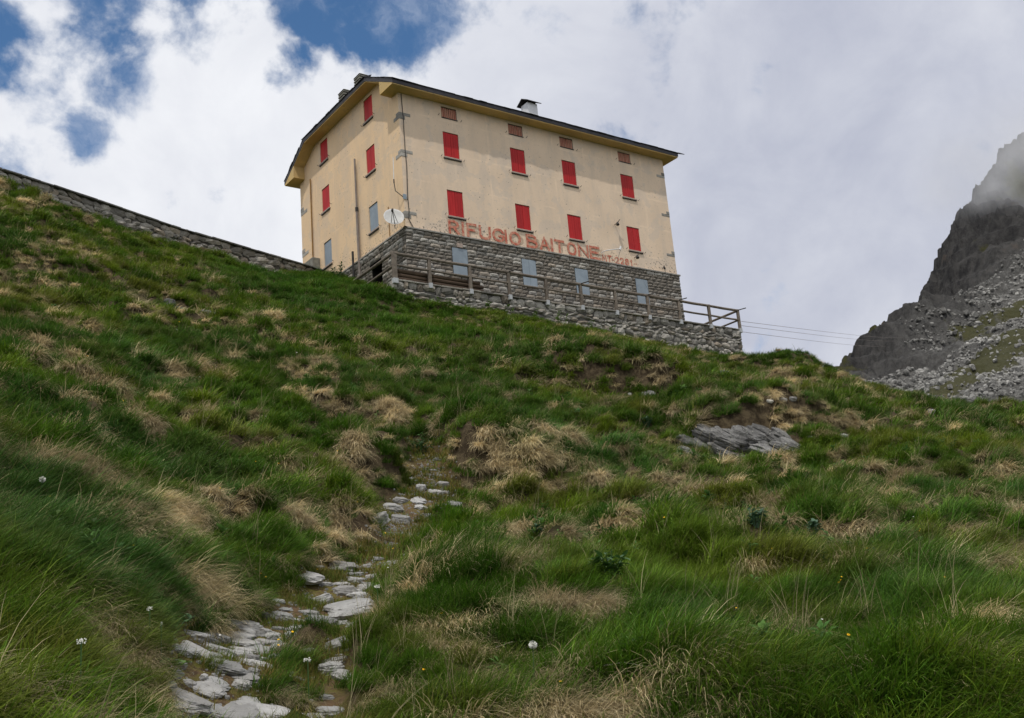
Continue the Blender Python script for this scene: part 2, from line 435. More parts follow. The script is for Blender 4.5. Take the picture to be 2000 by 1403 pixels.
PATHLINE = np.array([sight(u, v, d)[:2] for u, v, d in ((440, 1480, 5.5), (435, 1403, 6.6), (430, 1320, 7.4), (450, 1265, 8.2), (510, 1232, 8.9), (575, 1195, 9.6), (640, 1150, 10.5), (690, 1115, 11.4), (745, 1088, 12.2), (790, 1045, 13.4), (785, 1005, 14.6), (830, 965, 15.8), (850, 935, 16.6), (830, 895, 17.8))])
PATH2 = np.array([sight(u, v, d)[:2] for u, v, d in ((645, 1410, 6.6), (640, 1320, 7.6), (660, 1260, 8.4), (690, 1200, 9.4), (700, 1150, 10.4))])


def seg_dist(x, y, L):
    best = np.full(np.shape(x), 1e9)
    for a, b in zip(L[:-1], L[1:]):
        d = b - a; q = np.clip(((x - a[0]) * d[0] + (y - a[1]) * d[1]) / (d @ d), 0, 1)
        best = np.minimum(best, np.hypot(x - a[0] - q * d[0], y - a[1] - q * d[1]))
    return best


def path_mask(x, y):
    n = (fbm(np.asarray(x) * 2.1, np.asarray(y) * 2.1, 3) - 0.5) * 0.35
    w1 = np.clip((0.42 + n - seg_dist(x, y, PATHLINE)) / 0.22, 0, 1)
    w2 = np.clip((0.22 + n * .8 - seg_dist(x, y, PATH2)) / 0.14, 0, 1)
    return np.maximum(w1, w2)


# the turf grows in tussocks: one mound per cell of a jittered grid drawn out along the contour
CS, CT = 0.64, 0.48
_ta = math.radians(63); TDX, TDY = -math.sin(_ta - 0.42), -math.cos(_ta - 0.42)        # rough fall line of the slope
_J = RNG.random((5, 128, 128))


def tussock(x, y):
    """nearest mound: (normalised distance, offset along the fall line, offset across it, radius, random a, random b)"""
    x = np.asarray(x, float); y = np.asarray(y, float); sh = x.shape; x = x.ravel(); y = y.ravel()
    t = (x * TDX + y * TDY) / CT; s_ = (-x * TDY + y * TDX) / CS; ti = np.floor(t).astype(int); si = np.floor(s_).astype(int)
    best = np.full(len(x), 9.0); out = np.zeros((5, len(x)))
    for i in (-1, 0, 1):
        for j in (-1, 0, 1):
            a, b = (ti + i) & 127, (si + j) & 127
            dt = (t - (ti + i) - .5 - (_J[0, a, b] - .5) * .8) * CT; ds = (s_ - (si + j) - .5 - (_J[1, a, b] - .5) * .8) * CS
            R = .20 + .16 * _J[2, a, b]; q = np.hypot(dt, ds * .85) / R; k = q < best
            best = np.where(k, q, best)
            for n, v in enumerate((dt, ds, R, _J[3, a, b], _J[4, a, b])): out[n] = np.where(k, v, out[n])
    return best.reshape(sh), *(o.reshape(sh) for o in out)


def bank_table(pts, h, back):
    P = np.array([sight(*p)[:2] for p in pts]) - CAM[None, :2]; return np.arctan2(P[:, 0], P[:, 1]), np.hypot(P[:, 0], P[:, 1]), h, back


BANKS = [bank_table(((850, 900, 17.2), (940, 930, 16.6), (1030, 930, 16.5), (1130, 905, 17.2)), .42, 2.0), bank_table(((1050, 740, 28.6), (1180, 765, 27.6), (1290, 765, 28.0), (1350, 770, 29)), .60, 3.0),
         bank_table(((1290, 845, 22.6), (1400, 850, 22.2), (1480, 850, 22.4), (1560, 845, 23), (1680, 850, 23.6)), .62, 3.0), bank_table(((1480, 760, 29.5), (1540, 765, 29), (1600, 775, 29.5)), .35, 2.5),
         bank_table(((430, 1080, 11.6), (520, 1075, 12.0), (620, 1060, 12.4), (700, 1015, 14.2)), .22, 1.5), bank_table(((640, 945, 16.6), (740, 960, 16.0), (800, 930, 16.8)), .35, 2.0), bank_table(((300, 600, 33), (360, 608, 32.5), (440, 618, 33)), .4, 3.0),
         bank_table(((600, 830, 19.8), (700, 835, 19.6), (790, 845, 19.8)), .32, 2.0), bank_table(((1560, 1090, 12.0), (1640, 1085, 12.0), (1720, 1075, 12.4)), .22, 1.4), bank_table(((1270, 1085, 11.8), (1340, 1090, 11.7), (1420, 1090, 12.0)), .20, 1.2)]


def banks(x, y):
    """height added by the turf banks, and how close a point lies to one of their lips"""
    dx, dy = x - CAM[0], y - CAM[1]; az = np.arctan2(dx, dy); d = np.hypot(dx, dy); z = np.zeros(np.shape(x)); lip = np.zeros(np.shape(x))
    wob = (fbm(x * .9 + 50, y * .9, 3) - .5) * 1.3
    for A, L, h, back in BANKS:
        q = np.interp(az, A, L); s_ = d - q + wob; w = (A[-1] - A[0]) * .16
        e = np.clip((az - A[0]) / w, 0, 1) * np.clip((A[-1] - az) / w, 0, 1)
        u = np.clip(s_ / .5 + .5, 0, 1); z = z + h * e * u * u * (3 - 2 * u) * np.exp(-np.clip(s_ - .2, 0, None) / back)
        lip = np.maximum(lip, e * np.exp(-((s_ + .05) / .42) ** 2))
    return z, lip


def hill(x, y, rough=True):
    x = np.asarray(x, float); y = np.asarray(y, float)
    z = HILL(x, y)
    if rough:
        pm = path_mask(x, y)
        hd = np.maximum(np.maximum(-2.6 - x, x - 19.2), np.maximum(-2.2 - y, y - 13)); near = np.clip(hd / 2.0, 0, 1)
        d = np.hypot(x - CAM[0], y - CAM[1])
        lump = (fbm(x * 0.42 + 3, y * 0.42, 2) - 0.5) * 0.42 + (fbm(x * 1.25, y * 1.25 + 9, 2) - 0.5) * 0.26
        q, dt, ds, R, ra, rb = tussock(x, y); m = np.clip(1 - q * q, 0, 1) ** 1.5 * (.14 + .16 * ra) * (.40 + .60 * np.clip((d - 7) / 6, 0, 1))
        z = z + (lump + m * (1 - pm)) * (1 - 0.75 * pm) * (0.15 + 0.85 * near) * np.clip((d - 2) / 4, 0.2, 1) - 0.06 * pm + banks(x, y)[0] * (1 - .6 * pm)
    return z


def hill_normal(x, y, e=0.25):
    zx = (HILL(x + e, y) - HILL(x - e, y)) / (2 * e); zy = (HILL(x, y + e) - HILL(x, y - e)) / (2 * e)
    n = np.stack([-zx, -zy, np.ones_like(zx)], -1); return n / np.linalg.norm(n, axis=-1, keepdims=True)


def on_hill(u, v):
    """first point of the hillside along a sight line"""
    d = sightdir(u, v); h = math.hypot(d[0], d[1])
    ds = np.concatenate([np.arange(4.0, 30, 0.04), np.arange(30, 60, 0.15)])
    X = CAM[None] + d[None] * (ds / h)[:, None]
    below = X[:, 2] < hill(X[:, 0], X[:, 1])
    i = int(np.argmax(below)) if below.any() else len(ds) - 1
    return X[i], ds[i]


def build_hill():
    az = np.radians(np.concatenate([np.arange(36 - 180, -4, 3.0), np.arange(-4, 76, 0.22), np.arange(76, 216.1, 3.0)]))
    dd = np.concatenate([[0.0], np.geomspace(1.2, 66, 520), [75, 90, 120, 170, 260, 420, 800, 1500, 2600]])
    A, D = np.meshgrid(az, dd, indexing='ij')
    X = CAM[0] + D * np.sin(A); Y = CAM[1] + D * np.cos(A)
    Dc = np.minimum(D, 62); Xc = CAM[0] + Dc * np.sin(A); Yc = CAM[1] + Dc * np.cos(A)
    Z = hill(Xc, Yc)
    floor_z = -58.0
    f = np.clip((D - 60) / 110, 0, 1); f = f * f * (3 - 2 * f)
    Z = Z * (1 - f) + floor_z * f - np.clip(D - 62, 0, 40) * 0.25 * (1 - f)
    n, k = A.shape
    V = np.stack([X, Y, Z], -1).reshape(-1, 3)
    I = np.arange(n * k).reshape(n, k)
    a, b, c, d = I[:-1, :-1].ravel(), I[:-1, 1:].ravel(), I[1:, 1:].ravel(), I[1:, :-1].ravel()
    me = bpy.data.meshes.new('hillside')
    me.vertices.add(len(V)); me.vertices.foreach_set('co', V.ravel())
    q = np.stack([a, b, c, d], 1); me.loops.add(q.size); me.loops.foreach_set('vertex_index', q.ravel().astype(np.int32))
    me.polygons.add(len(q)); me.polygons.foreach_set('loop_start', np.arange(0, q.size, 4, dtype=np.int32)); me.polygons.foreach_set('use_smooth', np.ones(len(q), bool))
    me.update(); me.validate()
    at = me.attributes.new('path', 'FLOAT', 'POINT'); pm = path_mask(V[:, 0], V[:, 1]); at.data.foreach_set('value', pm.astype(np.float32))
    me.materials.append(M['ground'])
    o = bpy.data.objects.new('hillside', me); link(o); meta(o, kind='structure', label='steep grassy hillside below the stone hut')


build_hill()
# ------------------------------------------------------------------ the hut
W, D = 15.78, 10.36
OV = 0.6
house = thing('mountain_hut', (W / 2, D / 2, -3.1), 'three storey cream mountain hut with red shutters on a grey stone base', 'building')


def wall_mesh(us, zs, holes, top=None, depth=0.13):
    """skin with openings; returns quads in (u, z, inward depth) space"""
    V, Fc = [], []
    def q(*p): i = len(V); V.extend(p); Fc.append(tuple(range(i, i + len(p))))
    for u0, u1 in zip(us[:-1], us[1:]):
        for z0, z1 in zip(zs[:-1], zs[1:]):
            uc, zc = (u0 + u1) / 2, (z0 + z1) / 2
            if any(h[0] < uc < h[1] and h[2] < zc < h[3] for h in holes): continue
            a, b = (z1, z1) if top is None else (max(z0, min(z1, top(u0))), max(z0, min(z1, top(u1))))
            if a <= z0 and b <= z0: continue
            q((u0, z0, 0), (u1, z0, 0), (u1, b, 0), (u0, a, 0))
    for a, b, c, d in holes:
        q((a, c, 0), (a, d, 0), (a, d, depth), (a, c, depth)); q((b, d, 0), (b, c, 0), (b, c, depth), (b, d, depth))
        q((a, d, 0), (b, d, 0), (b, d, depth), (a, d, depth)); q((b, c, 0), (a, c, 0), (a, c, depth), (b, c, depth))
        q((a, c, depth), (b, c, depth), (b, d, depth), (a, d, depth))
    return V, Fc


WX = (2.22, 5.916, 8.96, 12.69); WWID = 0.83
LY = (2.344, 7.065)
fh = []
for x in WX:
    fh += [(x, x + WWID, 0.94, 2.20), (x, x + WWID, 3.80, 5.05), (x, x + WWID, 5.763, 6.313)]
us = sorted({-0.0, W, *[v for h in fh for v in h[:2]], *np.arange(0.7, W, 1.4).round(2).tolist()})
zs = sorted({0.0, 6.6, *[v for h in fh for v in h[2:]]})
V, Fc = wall_mesh(us, zs, fh)
from_arrays('front_wall', [(u, d, z) for u, z, d in V], Fc, M['front'], house)
lh = []
for y in LY: lh += [(y, y + WWID, 0.94, 2.20), (y, y + WWID, 3.80, 5.05), (y, y + WWID, 6.433, 7.571)]


def gtop(y):
    y = min(y, D - y); return min(7.82, 6.87 + 0.535 * max(0, y))


us = sorted({0.0, D, *np.arange(.12, 2.1, .12).round(3).tolist(), *(D - np.arange(.12, 2.1, .12)).round(3).tolist(), *[v for h in lh for v in h[:2]]})
zs = sorted({0.0, 6.85, 7.82, *[v for h in lh for v in h[2:]]})
V, Fc = wall_mesh(us, zs, lh, gtop)
Fc = [f[::-1] for f in Fc]
from_arrays('gable_wall', [(d, u, z) for u, z, d in V], Fc, M['gable'], house)
from_arrays('rear_wall', [(0, D, 0), (W, D, 0), (W, D, 6.6), (0, D, 6.6), (W, 0, 0), (W, D, 0), (W, D, 6.6), (W, D - 1.9, 7.8), (W, 1.9, 7.8), (W, 0, 6.6)], [(1, 0, 3, 2), (4, 5, 6, 7, 8, 9)], M['front'], house)


def planks(x0, x1, z0, z1, n, y, th=0.03, gap=0.006, uneven=0.0):
    """a leaf of upright boards in the x-z plane, front at y"""
    bm = bmesh.new(); w = (x1 - x0) / n
    for i in range(n):
        dz = random.uniform(-uneven, uneven); b = random.uniform(0, 0.006)
        box(bm, x0 + i * w + gap / 2, x0 + (i + 1) * w - gap / 2, y - b, y + th, z0 + (abs(dz) if uneven else 0), z1)
    return bm


R90 = Matrix.Rotation(math.radians(-90), 4, 'Z')          # local x -> -y, local -y -> -x: used on the gable side


def window(kind, x, z0, z1, side):
    """shuttered window: frame > shutter leaves, sill"""
    x1 = x + WWID
    def T(bm):
        if side == 'gable':
            bmesh.ops.transform(bm, matrix=Matrix(((0, 1, 0, 0), (1, 0, 0, 0), (0, 0, 1, 0), (0, 0, 0, 1))), verts=bm.verts)
            bmesh.ops.reverse_faces(bm, faces=bm.faces)
        return bm
    bm = bmesh.new()
    for a in ((x + .002, x + .03, z0, z1), (x1 - .03, x1 - .002, z0, z1), (x + .03, x1 - .03, z1 - .035, z1 - .002)): box(bm, a[0], a[1], .045, .12, a[2] + .002, a[3] - .002)
    f = obj('window', T(bm), M['darkmetal'], house)
    mid = (x + x1) / 2
    if kind == 'red':
        for a, b in ((x + .012, mid - .004), (mid + .004, x1 - .012)): obj('shutter', T(planks(a, b, z0 + .015, z1 - .03, 3, 0.028, gap=0.007)), M['red'], f)
    elif kind == 'attic':
        for a, b in ((x + .02, mid - .006), (mid + .006, x1 - .02)): obj('shutter', T(planks(a, b, z0 + .02, z1 - .05, 4, 0.03, gap=0.03, uneven=0.035)), M['oldwood'], f)
    else:
        bm = bmesh.new(); box(bm, x + .015, x1 - .015, .03, .045, z0 + .01, z1 - .03); obj('metal_shutter', T(bm), M['sheet'], f)
    if kind != 'attic':
        bm = bbox(x - .05, x1 + .07, -.07, .03, z0 - .075, z0 - .002, bevel=.008); obj('sill', T(bm), M['sill'], f)
        bm = bmesh.new(); box(bm, x - .04, x1 + .06, -.05, -.003, z0 - .11, z0 - .077); obj('sill_bracket', T(bm), M['darkmetal'], f)
    else:
        bm = bbox(x + .0, x1 + .02, -.03, .03, z0 - .035, z0 - .002); obj('sill', T(bm), M['darkmetal'], f)
    for sx in (x - .17, x1 + .19):      # shutter holdbacks
        zz = z0 + random.uniform(-.02, .12) * (1 if sx < x else -.6)
        bm = tubeb([(sx, 0.0, zz), (sx, -.07, zz), (sx + .01, -.08, zz + .05)], .012, 5); obj('shutter_hook', T(bm), M['darkmetal'], f)


for x in WX:
    window('red', x, .94, 2.20, 'front'); window('red', x, 3.80, 5.05, 'front'); window('attic', x, 5.763, 6.313, 'front')
for y in LY:
    window('grey', y, .94, 2.20, 'gable'); window('red', y, 3.80, 5.05, 'gable'); window('red', y, 6.433, 7.571, 'gable')

# ---- roof: half-hipped, slate, boxed eaves
S = 0.535; ZE, ZH = 6.68, 8.0; YH = (ZH - ZE) / S - OV; YM = D / 2; ZR = ZE + S * (YM + OV); XR = -OV + (ZR - ZH) / S
X0, X1 = -OV, W + OV


def roof_pts(dz):
    return [(X0, -OV, ZE + dz), (X1, -OV, ZE + dz), (X1, YH, ZH + dz), (W + OV - (XR + OV), YM, ZR + dz), (XR, YM, ZR + dz), (X0, YH, ZH + dz),
            (X1, D - YH, ZH + dz), (X1, D + OV, ZE + dz), (X0, D + OV, ZE + dz), (X0, D - YH, ZH + dz)]


RF = [(0, 1, 2, 3, 4, 5), (7, 8, 9, 4, 3, 6), (9, 5, 4), (2, 6, 3)]
top, bot = roof_pts(0), roof_pts(-0.19); loop = [0, 1, 2, 6, 7, 8, 9, 5]
Fr = [f for f in RF] + [tuple(i + 10 for i in f[::-1]) for f in RF]
for a, b in zip(loop, loop[1:] + loop[:1]): Fr.append((b, a, a + 10, b + 10))
roof = from_arrays('roof', top + bot, Fr, M['fascia'], house)
# slates along the visible edges, laid in two uneven courses
slate_meshes = []
for i in range(5):
    bm = bmesh.new(); n = 4
    vs = box(bm, -.5, .5, 0, 1, 0, .028)
    for v in bm.verts: v.co.x += random.uniform(-.03, .03); v.co.z += random.uniform(-.006, .006); v.co.y += (random.uniform(-.05, .05) if v.co.y < .5 else 0)
    me = bpy.data.meshes.new('slate'); bm.to_mesh(me); bm.free(); me.materials.append(M['slate']); slate_meshes.append(me)


def slate(origin, along, upslope, nrm, w, lift):
    o = bpy.data.objects.new('slate', random.choice(slate_meshes)); link(o); setparent(o, roof)
    a = Vector(along).normalized(); u = Vector(upslope).normalized(); n = Vector(nrm).normalized()
    p = Vector(origin) + n * lift
    o.matrix_basis = Matrix(((a.x * w, u.x * .5, n.x, p.x), (a.y * w, u.y * .5, n.y, p.y), (a.z * w, u.z * .5, n.z, p.z), (0, 0, 0, 1)))


c = 1 / math.hypot(1, S)
x = X0 - .02
while x < X1:
    w = random.uniform(.36, .6); slate((x + w / 2, -OV - random.uniform(.02, .05), ZE - .02), (1, 0, 0), (0, c, c * S), (0, -c * S, c), w - .012, random.uniform(.012, .03)); x += w
y = YH
while y < D - YH:
    w = random.uniform(.36, .6); slate((X0 - random.uniform(.02, .05), y + w / 2, ZH - .02), (0, -1, 0), (c, 0, c * S), (-c * S, 0, c), w - .012, random.uniform(.012, .03)); y += w
for sgn in (0, 1):
    t_ = 0.0
    while t_ < (YH + OV) / c - .3:
        w = min(random.uniform(.36, .55), (YH + OV) / c - t_); yy = -OV + (t_ + w / 2) * c; zz = ZE + (t_ + w / 2) * c * S
        if sgn: slate((X0 - random.uniform(.015, .035), D - yy, zz), (0, -c, c * S), (1, 0, 0), (0, c * S, c), w - .012, random.uniform(.012, .03))
        else: slate((X0 - random.uniform(.015, .035), yy, zz), (0, -c, -c * S), (1, 0, 0), (0, -c * S, c), w - .012, random.uniform(.012, .03))
        t_ += w
# soffits in yellow plaster
SB = 6.445
bm = bmesh.new()
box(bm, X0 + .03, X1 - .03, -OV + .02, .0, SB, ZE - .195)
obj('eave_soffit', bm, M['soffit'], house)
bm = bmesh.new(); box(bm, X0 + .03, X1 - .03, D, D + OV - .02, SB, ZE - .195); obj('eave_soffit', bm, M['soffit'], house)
for xa, xb in ((X0 + .02, .0), (W, X1 - .02)):
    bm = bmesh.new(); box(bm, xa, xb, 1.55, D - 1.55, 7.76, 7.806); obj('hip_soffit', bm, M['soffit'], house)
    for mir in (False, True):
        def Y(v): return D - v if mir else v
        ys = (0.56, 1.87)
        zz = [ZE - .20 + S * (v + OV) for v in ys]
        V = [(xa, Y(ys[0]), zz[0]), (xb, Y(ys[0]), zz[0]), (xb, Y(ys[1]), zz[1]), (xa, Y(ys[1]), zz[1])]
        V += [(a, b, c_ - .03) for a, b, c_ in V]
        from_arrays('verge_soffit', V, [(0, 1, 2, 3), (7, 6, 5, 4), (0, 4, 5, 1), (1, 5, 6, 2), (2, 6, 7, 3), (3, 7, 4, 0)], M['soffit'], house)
        # boxed return of the eave: triangular cheek
        ya, yb = -OV + .03, 0.56
        za, zb = ZE - .196 + S * (ya + OV), ZE - .196 + S * (yb + OV)
        V = [(x_, Y(y_), z_) for x_ in (xa - (.012 if xa < 0 else -.012), xb) for y_, z_ in ((ya, SB - .004), (yb, SB - .004), (yb, zb), (ya, za))]
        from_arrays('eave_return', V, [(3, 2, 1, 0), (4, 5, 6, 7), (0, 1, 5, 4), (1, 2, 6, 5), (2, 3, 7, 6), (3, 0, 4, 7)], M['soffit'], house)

# ---- chimneys
def louvre_chimney(x, y, zt):
    s = .62
    ch = obj('chimney', bbox(x + .06, x + s - .06, y + .06, y + s - .06, 8.6, zt - .1), M['concrete'], house)
    for k in range(5):
        z = zt - .13 - k * .145
        obj('louvre_slab', bbox(x - .01 * (k % 2), x + s, y, y + s, z, z + .085, bevel=.012), M['concrete'], ch)
    bm = bmesh.new(); vs = box(bm, x - .02, x + s + .02, y - .02, y + s + .02, zt - .02, zt + .10)
    for v in vs:
        if v.co.z > zt: v.co.x += (x + s / 2 - v.co.x) * .45; v.co.y += (y + s / 2 - v.co.y) * .45
    obj('chimney_cap', bm, M['concrete'], ch)


louvre_chimney(1.05, 5.35, 10.50); louvre_chimney(1.05, 7.1, 10.52)
wc = obj('chimney', bbox(8.78, 9.38, 1.98, 2.55, 7.6, 9.12), M['white'], house); wc['label'] = 'white metal chimney with a dark gabled cap'
obj('chimney_collar', bbox(8.75, 9.41, 1.95, 2.58, 7.7, 8.32), M['darkmetal'], wc)
bm = bmesh.new()
for s_ in (1, -1):
    vs = [bm.verts.new(p) for p in [(8.62, 2.265, 9.40), (9.54, 2.265, 9.40), (9.54, 2.265 + s_ * .46, 9.14), (8.62, 2.265 + s_ * .46, 9.14), (8.62, 2.265, 9.37), (9.54, 2.265, 9.37), (9.54, 2.265 + s_ * .44, 9.11), (8.62, 2.265 + s_ * .44, 9.11)]]
    for f in ((0, 1, 2, 3), (7, 6, 5, 4), (0, 4, 5, 1), (1, 5, 6, 2), (2, 6, 7, 3), (3, 7, 4, 0)): bm.faces.new([vs[i] for i in f])
obj('chimney_cap', bm, M['darkmetal'], wc)

# ---- stone quoins left bare in the plaster
def quoin(x0, x1, y0, y1, z0, z1): obj('quoin', bbox(x0, x1, y0, y1, z0, z1, bevel=.012), M['ashlar'], house)


for z in (5.33, 3.52, 0.62):
    quoin(-.012, .58, -.014, .26, z + .02, z + .17); quoin(-.016, .30, -.018, .48, z - .16, z + .015)
for z in (5.38, 3.2, 1.0): quoin(W - .55, W + .013, -.013, .4, z, z + .14); quoin(W - .2, W + .016, -.016, .35, z + .143, z + .3)
for z in (4.6, 2.35): quoin(-.013, .4, D - .75, D + .013, z, z + .18); quoin(-.016, .3, D - .35, D + .016, z + .18, z + .4)

# ---- stone base
BASEZ = -3.3
gw = [(2.20, 3.0, -1.83, -.58), (5.93, 6.72, -1.86, -.56), (9.0, 9.78, -1.86, -.58), (12.78, 13.57, -1.88, -.58)]
us = sorted({0.0, W, *[v for h in gw for v in h[:2]]}); zs = sorted({BASEZ - 1, -.001, *[v for h in gw for v in h[2:]]})
V, Fc = wall_mesh(us, zs, gw, depth=.12)
base = from_arrays('stone_base', [(u, d - .07, z) for u, z, d in V], Fc, M['mortar'], house)
dh = [(2.08, 3.02, -2.4, -.86), (2.12, 3.22, -.80, -.62)]
us = sorted({-.07, 6.2, *[v for h in dh for v in h[:2]]}); zs = sorted({BASEZ - 1, -.001, *[v for h in dh for v in h[2:]]})
V, Fc = wall_mesh(us, zs, dh, depth=.5)
sb = from_arrays('side_base', [(d - .07, u, z) for u, z, d in V], [f[::-1] for f in Fc], M['mortar'], house)
sb.data.materials.append(M['dark'])
for p in sb.data.polygons:
    if p.center.x > -.03 and p.center.z < -.6 and 2 < p.center.y < 3.3: p.material_index = 1
from_arrays('base_core', [(-.05, -.05, BASEZ), (W + .05, -.05, BASEZ), (W + .05, D, BASEZ), (-.05, D, BASEZ), (-.05, -.05, -.01), (W + .05, -.05, -.01), (W + .05, D, -.01), (-.05, D, -.01)],
            [(1, 2, 6, 5), (2, 3, 7, 6)], M['mortar'], house)


def stone_unit(kind, nx=4, nz=3):
    """a dressed stone: back at y=0, rough pillowed face towards -y, 1 x 1 in x and z"""
    bm = bmesh.new(); g = []
    for j in range(nz + 1):
        row = []
        for i in range(nx + 1):
            e = min(i, nx - i) == 0 or min(j, nz - j) == 0
            x = i / nx - .5; z = j / nz - .5
            cx = min(i, nx - i) == 0 and min(j, nz - j) == 0
            jt = .10 if kind == 'rubble' else .025
            k = (.80 if kind == 'rubble' else .965) if cx else 1.0
            y = -(0.30 if e else random.uniform(.62, 1.0))
            row.append(bm.verts.new((x * k + random.uniform(-jt, jt) / (1 if e else 1.4), y, z * k + random.uniform(-jt, jt))))
        g.append(row)
    for j in range(nz):
        for i in range(nx): bm.faces.new((g[j][i], g[j][i + 1], g[j + 1][i + 1], g[j + 1][i]))
    rim = [g[0][i] for i in range(nx + 1)] + [g[j][nx] for j in range(1, nz + 1)] + [g[nz][i] for i in range(nx - 1, -1, -1)] + [g[j][0] for j in range(nz - 1, 0, -1)]
    bk = [bm.verts.new((v.co.x, 0.15, v.co.z)) for v in rim]
    for i in range(len(rim)): j = (i + 1) % len(rim); bm.faces.new((rim[j], rim[i], bk[i], bk[j]))
    me = bpy.data.meshes.new(kind); bm.to_mesh(me); bm.free()
    return me


ASH = [stone_unit('stone') for _ in range(8)]
RUB = [stone_unit('rubble') for _ in range(9)]
for me in ASH: me.materials.append(M['ashlar'])
for me in RUB: me.materials.append(M['rubble']); me.polygons.foreach_set('use_smooth', [False] * len(me.polygons))


def frame(o, xdir, outward):
    x = Vector(xdir).normalized(); y = -Vector(outward).normalized(); z = x.cross(y)
    return Matrix(((x.x, y.x, z.x, o[0]), (x.y, y.y, z.y, o[1]), (x.z, y.z, z.z, o[2]), (0, 0, 0, 1)))


class Masonry:
    """lays single stones; the largest in view become parts, what is past the limit is joined into one part"""
    def __init__(s, parent, meshes, limit): s.parent, s.meshes, s.limit, s.list = parent, meshes, limit, []
    def put(s, F, u, v, w, h, th, roll=0.0, score=None):
        m = F @ Matrix.Translation((u, 0, v)) @ Matrix.Rotation(roll, 4, 'Y') @ Matrix.Diagonal((w, th, h, 1))
        p = m.translation; dist = math.dist(p, CAM); s.list.append((w * h / dist ** 2 if score is None else score, m))
    def finish(s):
        s.list.sort(key=lambda q: -q[0])
        for _, m in s.list[:s.limit]:
            o = bpy.data.objects.new('stone', random.choice(s.meshes)); link(o); setparent(o, s.parent); o.matrix_basis = m
        rest = s.list[s.limit:]
        if rest:
            bm = bmesh.new()
            for _, m in rest:
                n0 = len(bm.verts); bm.from_mesh(random.choice(s.meshes)); bm.verts.ensure_lookup_table()
                bmesh.ops.transform(bm, matrix=m, verts=bm.verts[n0:])
            o = obj('stonework', bm, s.meshes[0].materials[0], s.parent); o['kind'] = 'stuff'


mas = Masonry(base, ASH, 298)
FF = frame((0, -.07, 0), (1, 0, 0), (0, -1, 0)); FS = frame((-.07, 0, 0), (0, -1, 0), (-1, 0, 0))


def courses(F, u0, u1, z0, z1, holes, hmin, hmax, lmin, lmax, vis=None):
    z = z1
    while z > z0 + .05:
        h = min(random.uniform(hmin, hmax), z - z0); cuts = sorted([(a, b) for a, b, c, d in holes if c < z - h * .45 and d > z - h * .55])
        runs = []; s = u0
        for a, b in cuts: runs.append((s, a)); s = b
        runs.append((s, u1))
        for a, b in runs:
            u = a
            while u < b - .04:
                w = random.uniform(lmin, lmax)
                if b - u - w < .18: w = b - u
                if vis is None or vis(u + w / 2, z - h / 2): mas.put(F, u + w / 2, z - h / 2, w - .022, h - .022, random.uniform(.045, .085), random.uniform(-.008, .008))
                u += w
        z -= h


courses(FF, -.08, W + .06, -3.0, -.06, gw, .125, .205, .22, .56)
courses(FS, -6.0, .06, -3.0, -.06, [(-b, -a, c_, d_) for a, b, c_, d_ in dh], .125, .205, .22, .56, vis=lambda u, z: z > -3.3 + .52 * -u)
mas.finish()
cap = obj('base_ledge', bbox(-.13, W + .1, -.15, -.0, -.065, .012, bevel=.01), M['ashlar'], house)
obj('base_ledge', bbox(-.13, -.003, -.15, 6.0, -.066, .011, bevel=.01), M['ashlar'], house)
obj('door_lintel', bbox(-.14, -.05, 1.95, 3.3, -.86, -.80), M['ashlar'], house)
for i, (a, b, c_, d_) in enumerate(gw):
    f = obj('basement_window', bbox(a - .02, b + .02, -.135, -.075, c_ - .09, c_ - .015, bevel=.006), M['sill'], house)
    bm = bmesh.new(); n = 8
    box(bm, a + .01, (a + b) / 2 - .004 if i == 1 else b - .01, -.10, -.085, c_ + .01, d_ - .01)
    if i == 1: box(bm, (a + b) / 2 + .004, b - .01, -.105, -.088, c_ + .01, d_ - .01)
    else:   # a crease pressed into the sheet
        bm2 = bm; v = [bm.verts.new(p) for p in ((b - .3, -.1005, d_ - .03), (b - .03, -.1005, d_ - .03), (b - .04, -.1085, d_ - .5))]; bm.faces.new((v[0], v[2], v[1]))
    obj('metal_shutter', bm, M['sheet'], f)
    if i == 0: obj('lintel_block', bbox(a + .28, a + .55, -.15, -.06, d_ + .02, d_ + .22, bevel=.01), M['sill'], f)

